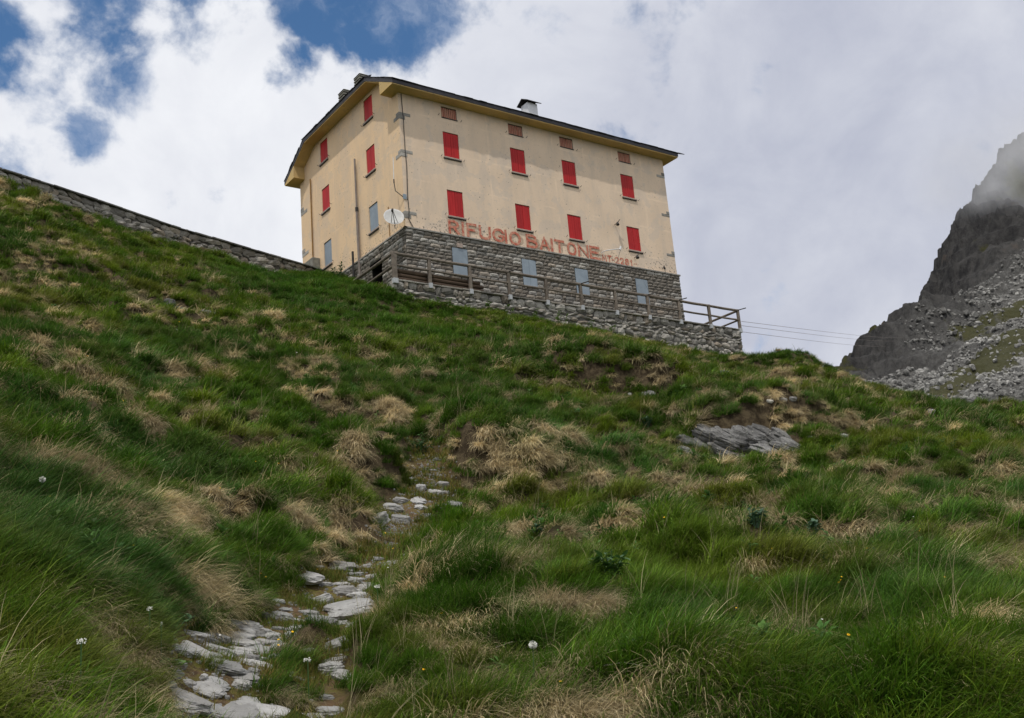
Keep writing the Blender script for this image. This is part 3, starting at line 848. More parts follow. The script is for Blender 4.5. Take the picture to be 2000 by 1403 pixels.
# ---- painted name on the plaster
ST = 0.12
GL = {
    'R': [[(0, 0), (0, 1)], [(.12, 1), (.62, 1), (.92, .88), (.97, .72), (.9, .57), (.6, .48), (.12, .48)], [(.5, .44), (1, 0)]],
    'I': [[(.5, 0), (.5, 1)]], 'F': [[(0, 0), (0, 1), (1, 1)], [(0, .52), (.8, .52)]],
    'U': [[(0, 1), (0, .28), (.14, .08), (.5, 0), (.86, .08), (1, .28), (1, 1)]],
    'G': [[(1, .80), (.8, .96), (.5, 1), (.18, .88), (0, .6), (0, .38), (.18, .1), (.5, 0), (.82, .06), (1, .2), (1, .45), (.58, .45)]],
    'O': [[(.5, 0), (.16, .1), (0, .36), (0, .64), (.16, .9), (.5, 1), (.84, .9), (1, .64), (1, .36), (.84, .1), (.55, 0)]],
    'B': [[(0, 0), (0, 1)], [(.12, 1), (.62, 1), (.9, .88), (.9, .66), (.62, .54), (.12, .54)], [(.55, .52), (.94, .4), (1, .24), (.9, .07), (.6, 0), (.12, 0)]],
    'A': [[(0, 0), (.5, 1), (1, 0)], [(.2, .34), (.8, .34)]], 'T': [[(.5, 0), (.5, 1)], [(0, 1), (1, 1)]],
    'N': [[(0, 0), (0, 1), (1, 0), (1, 1)]], 'E': [[(1, 0), (0, 0), (0, 1), (1, 1)], [(0, .52), (.85, .52)]],
    'M': [[(0, 0), (.05, 1), (.5, .35), (.95, 1), (1, 0)]],
    '2': [[(0, .78), (.12, .94), (.5, 1), (.88, .93), (1, .74), (.88, .52), (0, 0), (1, 0)]],
    '8': [[(.5, .53), (.12, .65), (.06, .82), (.25, .97), (.5, 1), (.75, .97), (.94, .82), (.88, .65), (.5, .53), (.1, .4), (0, .22), (.2, .04), (.5, 0), (.8, .04), (1, .22), (.9, .4), (.5, .53)]],
    '1': [[(.15, .75), (.55, 1), (.55, 0)]],
}


def letter(bm, ch, x0, x1, z0, z1, st, y):
    def stroke(pts):
        P = [Vector((x0 + st / 2 + (x1 - x0 - st) * a, z0 + st / 2 + (z1 - z0 - st) * b)) for a, b in pts]
        L, Rr = [], []
        for i, p in enumerate(P):
            d1 = (p - P[i - 1]).normalized() if i else (P[1] - p).normalized(); d2 = (P[i + 1] - p).normalized() if i < len(P) - 1 else d1
            if i == 0: d1 = d2
            t = d1 + d2; t = t.normalized() if t.length > .2 else d1
            n = Vector((-t.y, t.x)); k = st / 2 / max(.62, n.dot(Vector((-d1.y, d1.x)))) * random.uniform(.92, 1.08)
            e = t * (st / 2 * (1 if i == len(P) - 1 else -1 if i == 0 else 0))
            L.append(p + n * k + e); Rr.append(p - n * k + e)
        vl = [bm.verts.new((p.x, y - .0007 * i, p.y)) for i, p in enumerate(L)]; vr = [bm.verts.new((p.x, y - .0007 * i, p.y)) for i, p in enumerate(Rr)]
        for i in range(len(P) - 1): bm.faces.new((vr[i], vr[i + 1], vl[i + 1], vl[i]))
    for k, s_ in enumerate(GL[ch]):
        y -= .009 * (k > 0); stroke(s_)


TXT = [('R', 2.15, 2.71), ('I', 2.84, 2.98), ('F', 3.11, 3.64), ('U', 3.76, 4.40), ('G', 4.48, 5.12), ('I', 5.15, 5.29), ('O', 5.41, 6.04), ('B', 6.36, 7.0), ('A', 7.12, 7.7), ('I', 7.74, 7.93), ('T', 7.98, 8.58), ('O', 8.74, 9.29),
       ('N', 9.38, 10.04), ('E', 10.1, 10.74)]
for i, (ch, a, b) in enumerate(TXT):
    bm = bmesh.new(); letter(bm, ch, a, b, .075 + random.uniform(-.01, .01), .755 + random.uniform(-.015, .015), ST, -.024); obj('painted_letter', bm, M['letter'], house)
    if i % 2 == 0 or ch in 'BNE':
        bm = bmesh.new(); letter(bm, ch, a + .13, b + .17, .12, .62, .10, .0165 - .019); obj('old_lettering', bm, M['ghost'], house)
for ch, a, b in (('M', 10.87, 11.15), ('T', 11.2, 11.46), ('2', 11.68, 11.95), ('2', 12.0, 12.26), ('8', 12.32, 12.58), ('1', 12.62, 12.86)):
    bm = bmesh.new(); letter(bm, ch, a, b, .06, .43, .075, -.006); obj('painted_letter', bm, M['letter'], house)
bm = bmesh.new()
box(bm, 11.47, 11.62, -.006, -.004, .20, .25); box(bm, 12.9, 13.1, -.006, -.004, .21, .25); obj('painted_dash', bm, M['letter'], house)

# ---- fittings on the walls
meta(obj('downpipe', tubeb(lerp_pts((-.07, 9.02, 1.75), (-.07, 9.0, 6.1), 3), .035, 8), M['rustpipe']), 'thin rusty downpipe fixed to the far end of the ochre gable wall', 'pipe')
meta(obj('service_box', bbox(-.42, -.003, 8.35, 9.75, .3, 1.62, bevel=.02), M['concrete']), 'grey concrete box at the foot of the gable wall beside the rusty pipe', 'utility box')
mast = thing('mast', (-.45, 4.1, -1.4), 'tall slim grey mast standing against the gable wall', 'mast')
obj('lower_tube', tubeb([(-.13, 4.1, -2.2), (-.13, 4.08, 2.45)], .062, 10), M['pole'], mast); obj('upper_tube', tubeb([(-.13, 4.08, 2.45), (-.13, 4.06, 5.0)], .045, 10), M['pole'], mast)
obj('joint_collar', tubeb([(-.13, 4.08, 2.35), (-.13, 4.08, 2.55)], .075, 10), M['darkmetal'], mast)
meta(obj('iron_post', tubeb([(-.30, 4.36, -2.2), (-.30, 4.36, .45)], .055, 8), M['darkmetal']), 'short dark iron post beside the tall grey mast', 'post')
for y_, z0_, z1_ in ((1.35, -.02, 1.5),): meta(obj('wall_rod', tubeb([(-.03, y_, z0_), (-.03, y_, z1_)], .018, 6), M['rustpipe']), 'thin rusty rod on the gable wall behind the satellite dish', 'rod')

sdv = Vector((-.34, -.87, .36)).normalized()
dish = thing('satellite_dish', (-.12, .02, .35), 'round white satellite dish mounted on the corner above the stone base', 'satellite dish')
sx = sdv.cross(Vector((0, 0, 1))).normalized(); sz = sx.cross(sdv).normalized(); cen = Vector((-.55, .02, .36)); rad = .44
bm = bmesh.new(); rings = []
for j in range(7):
    q = j / 6; ring = []
    for k in range(28):
        a = 2 * math.pi * k / 28; ring.append(bm.verts.new(cen + sx * math.cos(a) * rad * q + sz * math.sin(a) * rad * q * 1.04 + sdv * (.085 * q * q))) if q > 0 else None
    rings.append(ring)
c0 = bm.verts.new(cen)
for k in range(28): bm.faces.new((c0, rings[1][k], rings[1][(k + 1) % 28]))
for a, b in zip(rings[1:-1], rings[2:]):
    for k in range(28): bm.faces.new((a[k], b[k], b[(k + 1) % 28], a[(k + 1) % 28]))
bmesh.ops.solidify(bm, geom=list(bm.faces), thickness=.015)
obj('dish_bowl', bm, M['dish'], dish, smooth=True)
foc = cen + sdv * .46 + sx * .10 + sz * .02
obj('feed_arm', tubeb([cen - sz * .44 + sdv * .07, foc], .014, 6), M['darkmetal'], dish)
for s_ in (-1, 1): obj('feed_strut', tubeb([cen + sx * .15 * s_ - sz * .4 + sdv * .06, foc], .012, 6), M['darkmetal'], dish)
obj('feed_horn', tubeb([foc - sdv * .09, foc + sdv * .04], .045, 10), M['darkmetal'], dish)
obj('mount', tubeb([cen - sdv * .02, cen - sdv * .12, Vector((-.02, .02, .38))], .028, 8), M['darkmetal'], dish)
obj('stay', tubeb([cen - sz * .42, cen - sz * .62], .018, 6), M['darkmetal'], dish)

ant = thing('aerial', (0, 0.1, 1.9), 'slim white aerial on a bent black bracket at the hut corner', 'aerial')
obj('whip', tubeb([(-.30, .25, 2.25), (-.27, .25, 3.35)], .016, 6), M['white'], ant); obj('socket', tubeb([(-.30, .25, 2.12), (-.30, .25, 2.3)], .028, 8), M['darkmetal'], ant)
obj('bracket', tubeb([(-.30, .25, 2.15), (-.27, .22, 1.75), (-.05, .0, 1.42), (0.0, .0, 1.40)], .02, 6), M['darkmetal'], ant); obj('plate', bbox(-.05, .12, -.03, -.003, 1.32, 1.55), M['sheet'], ant)
cbl = [(.16, -.03, 6.4), (.20, -.03, 5.2), (.19, -.03, 3.6), (.22, -.03, 2.9), (.17, -.03, 1.5), (.20, -.03, .8), (.16, -.035, .4), (.38, -.03, .02)]
meta(obj('corner_cable', tubeb(cbl, .016, 6), M['darkmetal']), 'black cable running down the hut corner from the eave', 'cable')


def lamp(x, z, lab):
    l = thing('wall_lamp', (x, 0, z), lab, 'lamp', 'lamps on the front wall')
    obj('arm', tubeb([(x, 0, z), (x + .02, -.18, z + .02), (x + .10, -.26, z + .16), (x + .14, -.26, z + .20)], .018, 6), M['darkmetal'], l)
    bm = tubeb([(x + .02, -.2, z + .05), (x - .02, -.25, z - .10)], .05, 10, .085); obj('lamp_head', bm, M['darkmetal'], l)


lamp(11.93, 2.14, 'small black lamp on the wall between the two right-hand lower shutters'); lamp(12.98, .55, 'black lamp under the rightmost lower red shutter beside the painted height')
sg = thing('sign_arm', (10.9, 0, .55), 'horizontal white metal arm on the wall above the painted height', 'bracket')
obj('arm', tubeb([(10.85, -.02, .50), (10.9, -.35, .50), (11.62, -.55, .62)], .022, 6), M['white'], sg); obj('arm_head', tubeb([(11.58, -.55, .56), (11.66, -.55, .74)], .045, 8), M['white'], sg); obj('stay', tubeb([(11.75, -.02, .1), (11.64, -.55, .60)], .012, 5), M['bracket'], sg)
dr = thing('drain_spout', (14.75, 0, .1), 'short dark spout sticking out of the wall near the right corner', 'spout'); obj('tube', tubeb([(14.95, 0, .28), (14.72, -.22, .30), (14.4, -.45, .05)], .022, 6), M['darkmetal'], dr); obj('flange', tubeb([(14.95, 0.0, .28), (14.95, -.03, .28)], .06, 8), M['darkmetal'], dr)

# ------------------------------------------------------------------ terrace wall and railing
TY, TX0, TX1, DK = -1.2, -1.42, 18.46, -2.96
terr = thing('terrace_wall', (8.5, TY, -4.3), 'rough rubble terrace wall below the railing in front of the hut', 'wall')
bm = bmesh.new(); box(bm, TX0, TX1, TY, -.075, -5.6, DK - .02); obj('wall_core', bm, M['mortar'], terr)
bm = bmesh.new(); box(bm, W + .1, TX1, -.075, 2.6, -6.2, DK - .02); obj('wall_core', bm, M['mortar'], terr)
bm = bmesh.new(); box(bm, TX0, -.075, -.075, 1.9, -5.0, DK - .02); obj('wall_core', bm, M['mortar'], terr)
mt = Masonry(terr, RUB, 292)


def rubble(mas, F, u0, u1, ztop, zbot, hs=(.12, .34), ls=(.16, .66)):
    z = 0.0; maxh = max(ztop(u0) - zbot(u0), ztop(u1) - zbot(u1), ztop((u0 + u1) / 2) - zbot((u0 + u1) / 2))
    while z < maxh:
        h = random.uniform(*hs); u = u0 + random.uniform(-.2, 0)
        while u < u1 - .03:
            w = random.uniform(*ls)
            w = min(w, u1 + .02 - u)
            zz = ztop(u + w / 2) - z - h / 2
            if zz > zbot(u + w / 2) - .05: mas.put(F, u + w / 2, zz + random.uniform(-.07, .07), w * random.uniform(.95, 1.08), h * random.uniform(.75, 1.3), random.uniform(.05, .15), random.uniform(-.3, .3))
            u += w
        z += h


FT = frame((0, TY, 0), (1, 0, 0), (0, -1, 0)); FT2 = frame((TX0, 0, 0), (0, -1, 0), (-1, 0, 0))
gz = lambda u: float(np.interp(u, [-1.6, 1.7, 4.3, 7, 10.1, 13.2, 18.5], [-3.7, -3.95, -4.15, -4.3, -4.5, -4.8, -4.8]))
rubble(mt, FT, TX0, TX1, lambda u: DK - .03, gz); rubble(mt, FT2, -1.9, -TY, lambda u: DK - .03, lambda u: -3.6)
mt.finish()
# thin flat slabs along the edge of the terrace
u = TX0 - .02
while u < TX1:
    w = random.uniform(.5, 1.1); o = obj('coping_slab', bbox(u, min(u + w - .02, TX1 + .06), TY - random.uniform(.10, .16), TY + .45, DK - .055 + random.uniform(-.012, .012), DK + random.uniform(.0, .02), bevel=.012), M['rubble'], terr); u += w
RY = TY - .04
rail = thing('railing', (8.5, RY, -3.1), 'weathered wooden railing with two rails along the terrace edge', 'railing')
PX = (-1.41, .23, 2.22, 4.22, 6.24, 8.21, 10.25, 12.27, 14.30, 16.34, 18.40)


def post(x, y, z0=-3.03, z1=-1.87, w=.075):
    bm = bbox(x - w, x + w, y - .065, y + .065, z0, z1, bevel=.015)
    o = obj('post', bm, M['wood'], rail)
    obj('post_bracket', bbox(x - w - .012, x + w + .012, y - .085, y + .08, z0 - .13, z0 + .09, bevel=.006), M['bracket'], o)


for i, x in enumerate(PX): post(x, RY - .06, z1=-1.80 - .012 * i, w=.10 if i == 0 else .068)
for zt, r, nm in ((-1.86, .068, 'top_rail'), (-2.36, .05, 'mid_rail')):
    for a, b in zip(PX[:-1], PX[1:]):
        za, zb = zt - .012 * PX.index(a), zt - .012 * PX.index(b)
        obj(nm, tubeb([(a - .05, RY - .07, za), ((a + b) / 2, RY - .07, (za + zb) / 2 - .012), (b + .05, RY - .07, zb)], r, 8, wob=.15), M['wood'], rail)
for zt, r, nm in ((-1.83, .062, 'top_rail'), (-2.36, .048, 'mid_rail')): obj(nm, tubeb([(PX[0], RY - .05, zt), (PX[0] + .01, .8, zt - .01), (PX[0] + .02, 2.6, zt)], r, 8, wob=.15), M['wood'], rail)
xr = PX[-1]
for zt, r, nm in ((-1.99, .062, 'top_rail'), (-2.48, .048, 'mid_rail')): obj(nm, tubeb([(xr, RY - .05, zt), (xr - .03, 1.2, zt - .01), (xr - .06, 2.5, zt)], r, 8, wob=.15), M['wood'], rail)
o = obj('post', bbox(xr - .12, xr + .02, 2.40, 2.54, -3.0, -1.95, bevel=.012), M['wood'], rail)
for i in (3, 5, 7, 8, 10):      # struts from the post heads
    x = PX[i]; z = -1.83 - .012 * i
    obj('strut', tubeb([(x - .02, RY - .08, z - .02), (x + .22, RY - .45, z + .02)], .026, 6), M['darkmetal'], rail)
# low bench-like rail at the right end of the terrace
st = thing('low_bench', (17.2, .9, DK), 'low weathered wooden bench at the right end of the terrace', 'bench')
obj('seat_plank', bbox(16.05, 17.75, .78, 1.1, -2.60, -2.53, bevel=.01), M['wood'], st)
for x in (16.25, 17.55): obj('leg', bbox(x - .06, x + .06, .82, 1.06, DK - .02, -2.60, bevel=.01), M['wood'], st)
k = 0
for zc, nm in ((-2.85, 'bottom'), (-2.68, 'middle'), (-2.51, 'top')):
    for xa, xb, sd_ in ((-1.28, .36, 'left'), (.26, 2.95, 'right')):
        yy = RY + .13 + .012 * (k % 3); r = random.uniform(.074, .086)
        meta(obj('log', tubeb(lerp_pts((xa, yy, zc), (xb + random.uniform(-.15, .1), yy + .02, zc - .015), 5), r, 10, r * .93, wob=.06), M['log'], smooth=True), f'round brown log in the {nm} row of the {sd_} stack behind the railing', 'log', 'logs stacked behind the railing'); k += 1
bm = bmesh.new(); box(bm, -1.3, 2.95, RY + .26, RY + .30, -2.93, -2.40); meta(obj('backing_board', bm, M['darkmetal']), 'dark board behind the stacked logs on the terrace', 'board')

# ------------------------------------------------------------------ long dry-stone wall on the left
pw = thing('dry_stone_wall', tuple(sight(300, 440, 44.5)), 'long low dry-stone wall with flat coping running up to the hut', 'wall')
WL = [sight(*q) for q in ((-120, 300, 38.2), (0, 330, 40), (100, 362, 41.9), (200, 395, 43.6), (350, 446, 46), (500, 490, 48.6), (610, 522, 50.4), (648, 533, 50.9))]
ms = Masonry(pw, RUB, 296)
for a, b in zip(WL[:-1], WL[1:]):
    d = Vector((b[0] - a[0], b[1] - a[1], 0)); L = d.length; d.normalize(); out = Vector((d.y, -d.x, 0))
    F = frame((a[0], a[1], 0), d, out); zt = lambda u, a=a, b=b, L=L: float(a[2] + (b[2] - a[2]) * u / L) - .07
    ang = math.atan2(d.y, d.x); Mx = Matrix.Translation((a[0], a[1], 0)) @ Matrix.Rotation(ang, 4, 'Z')
    bm = bmesh.new(); vs = box(bm, -.01, L + .01, 0.02, .5, -3, 0, mtx=None)
    for v in vs: v.co.z = zt(v.co.x) - (.01 if v.co.z == 0 else 2.2)
    bmesh.ops.transform(bm, matrix=Mx, verts=bm.verts); obj('wall_core', bm, M['mortar'], pw)
    rubble(ms, F, 0, L, zt, lambda u, zt=zt: zt(u) - 1.0, (.15, .34), (.25, .75))
    u = 0
    while u < L:
        w = min(random.uniform(.6, 1.3), L - u); sl = (b[2] - a[2]) / L; z = zt(u + w / 2)
        bm = bbox(-w / 2 + .008, w / 2 - .008, -random.uniform(.12, .17), .55, -.005, random.uniform(.05, .075), bevel=.01)
        obj('coping_slab', bm, M['rockdark'], pw, matrix=Matrix.Translation((a[0], a[1], 0)) @ Matrix.Rotation(ang, 4, 'Z') @ Matrix.Translation((u + w / 2, 0, z)) @ Matrix.Rotation(-math.atan(sl), 4, 'Y') @ Matrix.Rotation(random.uniform(-.01, .01), 4, 'Y'))
        u += w
ms.finish()
# ------------------------------------------------------------------ mountain behind
MB = [(1560, 735, 185), (1625, 708, 200), (1672, 640, 214), (1722, 594, 225), (1758, 578, 232), (1796, 560, 240), (1838, 512, 254), (1852, 470, 262), (1892, 405, 274), (1940, 352, 285), (1950, 318, 292), (1988, 288, 300), (2030, 245, 310), (2120, 150, 335), (2300, 20, 380),
      (1700, 722, 190), (1780, 762, 166), (1850, 792, 150), (1950, 806, 138), (2100, 806, 135), (2300, 800, 140), (1800, 680, 204), (1900, 600, 222), (2000, 500, 238), (2000, 650, 192), (1900, 705, 178), (1950, 400, 272), (2010, 380, 276), (1860, 560, 238), (2150, 500, 236), (2150, 300, 300), (2300, 300, 310), (2300, 560, 220),
      (1780, 900, 120), (2000, 900, 110), (2300, 900, 110), (1560, 800, 150)]
MP = [tuple(sight(*q)) for q in MB]
for u, v, d in MB[:15]:
    MP.append(tuple(sight(u - 30, v + 130, d + 22))); MP.append(tuple(sight(u - 90, v + 330, d + 70)))
MT = TPS(MP, 1e-4)


def ridged(x, y, o=5):
    s = 0; a = 1; n = 0
    for i in range(o): s = s + a * (1 - np.abs(2 * vnoise(x * 2 ** i + 7 * i, y * 2 ** i + 3 * i) - 1)); n += a; a *= .55
    return s / n


RIDGE = np.array([p[:2] for p in MP[:15]])
SCREE_A = np.array([sight(u, v, d)[:2] for u, v, d in ((1760, 765, 170), (1850, 730, 172), (1930, 660, 195), (2050, 560, 222), (2300, 480, 240))])
CRAG2 = np.array([sight(u, v, d)[:2] for u, v, d in ((1850, 795, 146), (1930, 772, 148), (2010, 768, 146), (2200, 760, 146))])
GREEN = np.array([sight(u, v, d)[:2] for u, v, d in ((1800, 770, 160), (1870, 745, 165), (1940, 705, 178), (2010, 660, 192), (2150, 600, 210))])
GREEN2 = np.array([sight(u, v, d)[:2] for u, v, d in ((1900, 640, 212), (1950, 610, 218), (2010, 600, 218))])


def build_mountain():
    az = np.radians(np.arange(44, 82, 0.085)); dd = np.arange(104, 430, 0.85)
    A, Dm = np.meshgrid(az, dd, indexing='ij'); X = CAM[0] + Dm * np.sin(A); Y = CAM[1] + Dm * np.cos(A)
    Z = MT(X, Y)
    rd = seg_dist(X, Y, RIDGE); cr = np.clip(1 - rd / 34, 0, 1) ** .8
    c2 = np.clip(1.25 - seg_dist(X, Y, CRAG2) / 9, 0, 1) * .0; dk = np.clip(1.3 - seg_dist(X, Y, CRAG2) / 9, 0, 1)
    crag = np.clip(np.maximum(cr, c2) + (fbm(X * .05, Y * .05, 3) - .5) * .7, 0, 1)
    Z = Z + crag * ((ridged(X * .045, Y * .045, 5) - .70) * 13 + (ridged(X * .2 + 4, Y * .2, 4) - .6) * 6.0 + (ridged(X * .7 + 4, Y * .7, 2) - .6) * 1.3) + (fbm(X * .11, Y * .11, 4) - .5) * 3.0 + (fbm(X * .9, Y * .9, 2) - .5) * .7
    # stepped ledges in the crags
    st = Z / 4.2 + fbm(X * .06, Y * .06, 2) * 2.0; fr = st - np.floor(st); Z = Z + crag * (np.clip((fr - .5) * 3, -.5, .5) - (fr - .5)) * 4.2 * .75
    # rim of the sheet sinks out of sight
    n, k = A.shape; V = np.stack([X, Y, Z], -1).reshape(-1, 3); I = np.arange(n * k).reshape(n, k)
    q = np.stack([I[:-1, :-1].ravel(), I[:-1, 1:].ravel(), I[1:, 1:].ravel(), I[1:, :-1].ravel()], 1)
    me = bpy.data.meshes.new('mountain'); me.vertices.add(len(V)); me.vertices.foreach_set('co', V.ravel())
    me.loops.add(q.size); me.loops.foreach_set('vertex_index', q.ravel().astype(np.int32)); me.polygons.add(len(q)); me.polygons.foreach_set('loop_start', np.arange(0, q.size, 4, dtype=np.int32)); me.update(); me.validate()
    gm = np.clip(1 - seg_dist(X, Y, GREEN) / 7, 0, 1) + .8 * np.clip(1 - seg_dist(X, Y, GREEN2) / 8, 0, 1) + np.clip(fbm(X * .06 + 3, Y * .06, 4) - .5, 0, 1) * 3.2
    gm = np.clip(gm * (.5 + fbm(X * .3, Y * .3, 3)) * 1.15 - crag * .25, 0, 1)
    pale = np.clip(1.3 - seg_dist(X, Y, SCREE_A) / 20, 0, 1) * (1 - dk)  # sunlit band of scree, put into the rock colour as a paler mask
    for nm, arr in (('crag', crag), ('green', gm), ('pale', pale)):
        a = me.attributes.new(nm, 'FLOAT', 'POINT'); a.data.foreach_set('value', arr.ravel().astype(np.float32))
    m, t, b, _ = mat('mountain_rock'); p = pos(t)
    at = lambda s: t.add('ShaderNodeAttribute', attribute_name=s).outputs['Fac']
    c = t.mix(t.ramp(t.noise(p, .35, 8, .7), .36, .64), (0.040, 0.039, 0.038), (0.105, 0.102, 0.098))
    pl = t.mix(t.ramp(t.noise(p, 1.1, 6, .7), .4, .62), (0.17, 0.165, 0.155), (0.32, 0.315, 0.30))
    c = t.mix(t.math('MULTIPLY', at('pale'), .9), c, pl)
    ck = t.mix(t.ramp(t.noise(t.vmath('MULTIPLY', p, (.5, .5, .16)), 1.0, 8, .72), .36, .64), (0.022, 0.022, 0.024), (0.080, 0.077, 0.075))  # crags darker: cloud shade on the upper mountain put into the colour
    ck = t.mix(t.ramp(t.noise(p, .11, 4, .6), .62, .72), ck, (0.10, 0.078, 0.065))
    c = t.mix(at('crag'), c, ck)
    gr = t.mix(t.noise(p, .3, 4, .6), (0.045, 0.052, 0.016), (0.105, 0.098, 0.035))
    gf = t.ramp(t.math('ADD', t.math('MULTIPLY', at('green'), .8), t.math('MULTIPLY', t.math('SUBTRACT', t.noise(p, .5, 6, .7), .5), .9)), .30, .52)
    c = t.mix(t.math('MULTIPLY', gf, .85), c, gr)
    setin(t, b, Base_Color=c, Roughness=1.0); b.inputs['Specular IOR Level'].default_value = 0.1
    bump(t, b, t.noise(p, 1.3, 9, .78), 1.0, 1.1)
    me.materials.append(m); o = bpy.data.objects.new('mountain', me); link(o); meta(o, kind='structure', label='dark rocky mountainside with a boulder scree under cloud')
    return X, Y, Z, crag, gm, pale, dk


MX, MY, MZ, MCR, MGM, MPL, MDK = build_mountain()


# ------------------------------------------------------------------ rocks
def rock_mesh(name, w, d, h, seed, sub=3, rough=.12, m=None, flat=.55):
    rs = random.Random(seed); bm = bmesh.new(); nk = rs.randint(6, 9); ph = rs.uniform(0, 6.28)
    for i in range(nk):
        a = ph + i * 6.283 / nk + rs.uniform(-.3, .3); r = rs.uniform(.72, 1.0)
        bm.verts.new((math.cos(a) * r * .5, math.sin(a) * r * .5, rs.uniform(-.15, .2))); bm.verts.new((math.cos(a) * r * .42, math.sin(a) * r * .42, -.5))
        k = rs.uniform(.66, .93); bm.verts.new((math.cos(a) * r * k * .5, math.sin(a) * r * k * .5, rs.uniform(.40, .5)))
    bmesh.ops.convex_hull(bm, input=bm.verts)
    bmesh.ops.delete(bm, geom=[v for v in bm.verts if not v.link_faces], context='VERTS')
    if sub: bmesh.ops.bevel(bm, geom=list(bm.edges), offset=.035, segments=1, affect='EDGES', clamp_overlap=True)
    bmesh.ops.triangulate(bm, faces=list(bm.faces))
    for q in range(sub):
        es = [e for e in bm.edges if e.calc_length() > (.3, .17, .11)[q]]
        if es: bmesh.ops.subdivide_edges(bm, edges=es, cuts=1); bmesh.ops.triangulate(bm, faces=list(bm.faces))
    bm.normal_update()
    co = np.array([v.co for v in bm.verts]); o1 = rs.uniform(0, 99)
    n = (fbm(co[:, 0] * 2.6 + o1, co[:, 1] * 2.6 + co[:, 2] * 2.1, 3, .6) - .5) * .26
    lay = co[:, 2] * 7 + (co[:, 0] * .6 + co[:, 1] * .4) * 2.5 + o1; n2 = (np.abs((lay % 1) - .5) - .25) * .06 + (fbm(co[:, 0] * 9 + o1, co[:, 1] * 9 + co[:, 2] * 8, 2) - .5) * .09
    if sub > 1:
        for v, q, q2 in zip(bm.verts, n, n2): v.co += v.normal * float(q * .6 + q2 * (1 if w < .3 else .45)) * (1 if v.co.z > -.1 else .4)
    for v in bm.verts: v.co.x *= w; v.co.y *= d; v.co.z *= h
    me = bpy.data.meshes.new(name); bm.to_mesh(me); bm.free()
    if m: me.materials.append(m)
    return me


SEED = [100]


def put_rock(u, v, wpx, hpx, label, group=None, m='rock', name='stone', cat='stone', flat=.35, tilt=0.0, yaw=None, depth=.9, sink=.5, parent=None, at=None):
    P, dist = on_hill(u, v + hpx * .3) if at is None else at
    w = wpx * dist / FPX * 1.28; h = max(hpx * dist / FPX * .95, w * flat * .5); d = w * depth
    SEED[0] += 1
    me = rock_mesh(name, w, d, h, SEED[0], m=M[m], flat=flat)
    o = bpy.data.objects.new(name, me); link(o)
    az = math.atan2(P[0] - CAM[0], P[1] - CAM[1]); nrm = Vector(hill_normal(np.array([P[0]]), np.array([P[1]]))[0])
    q = Vector((0, 0, 1)).rotation_difference((nrm * .75 + Vector((0, 0, 1)) * .25).normalized())
    R = q.to_matrix().to_4x4() @ Matrix.Rotation(-az + (random.uniform(-.35, .35) if yaw is None else yaw), 4, 'Z') @ Matrix.Rotation(tilt, 4, 'Y')
    z = float(hill(np.array([P[0]]), np.array([P[1]]))[0])
    mw = Matrix.Translation((P[0], P[1], z + h * (.5 - sink))) @ R
    setparent(o, parent); o.matrix_basis = mw; WORLD[o.name] = mw
    meta(o, label, cat, group)
    ROCKS.append((P[0], P[1], w * (.5 if parent is None else .22)))
    return o


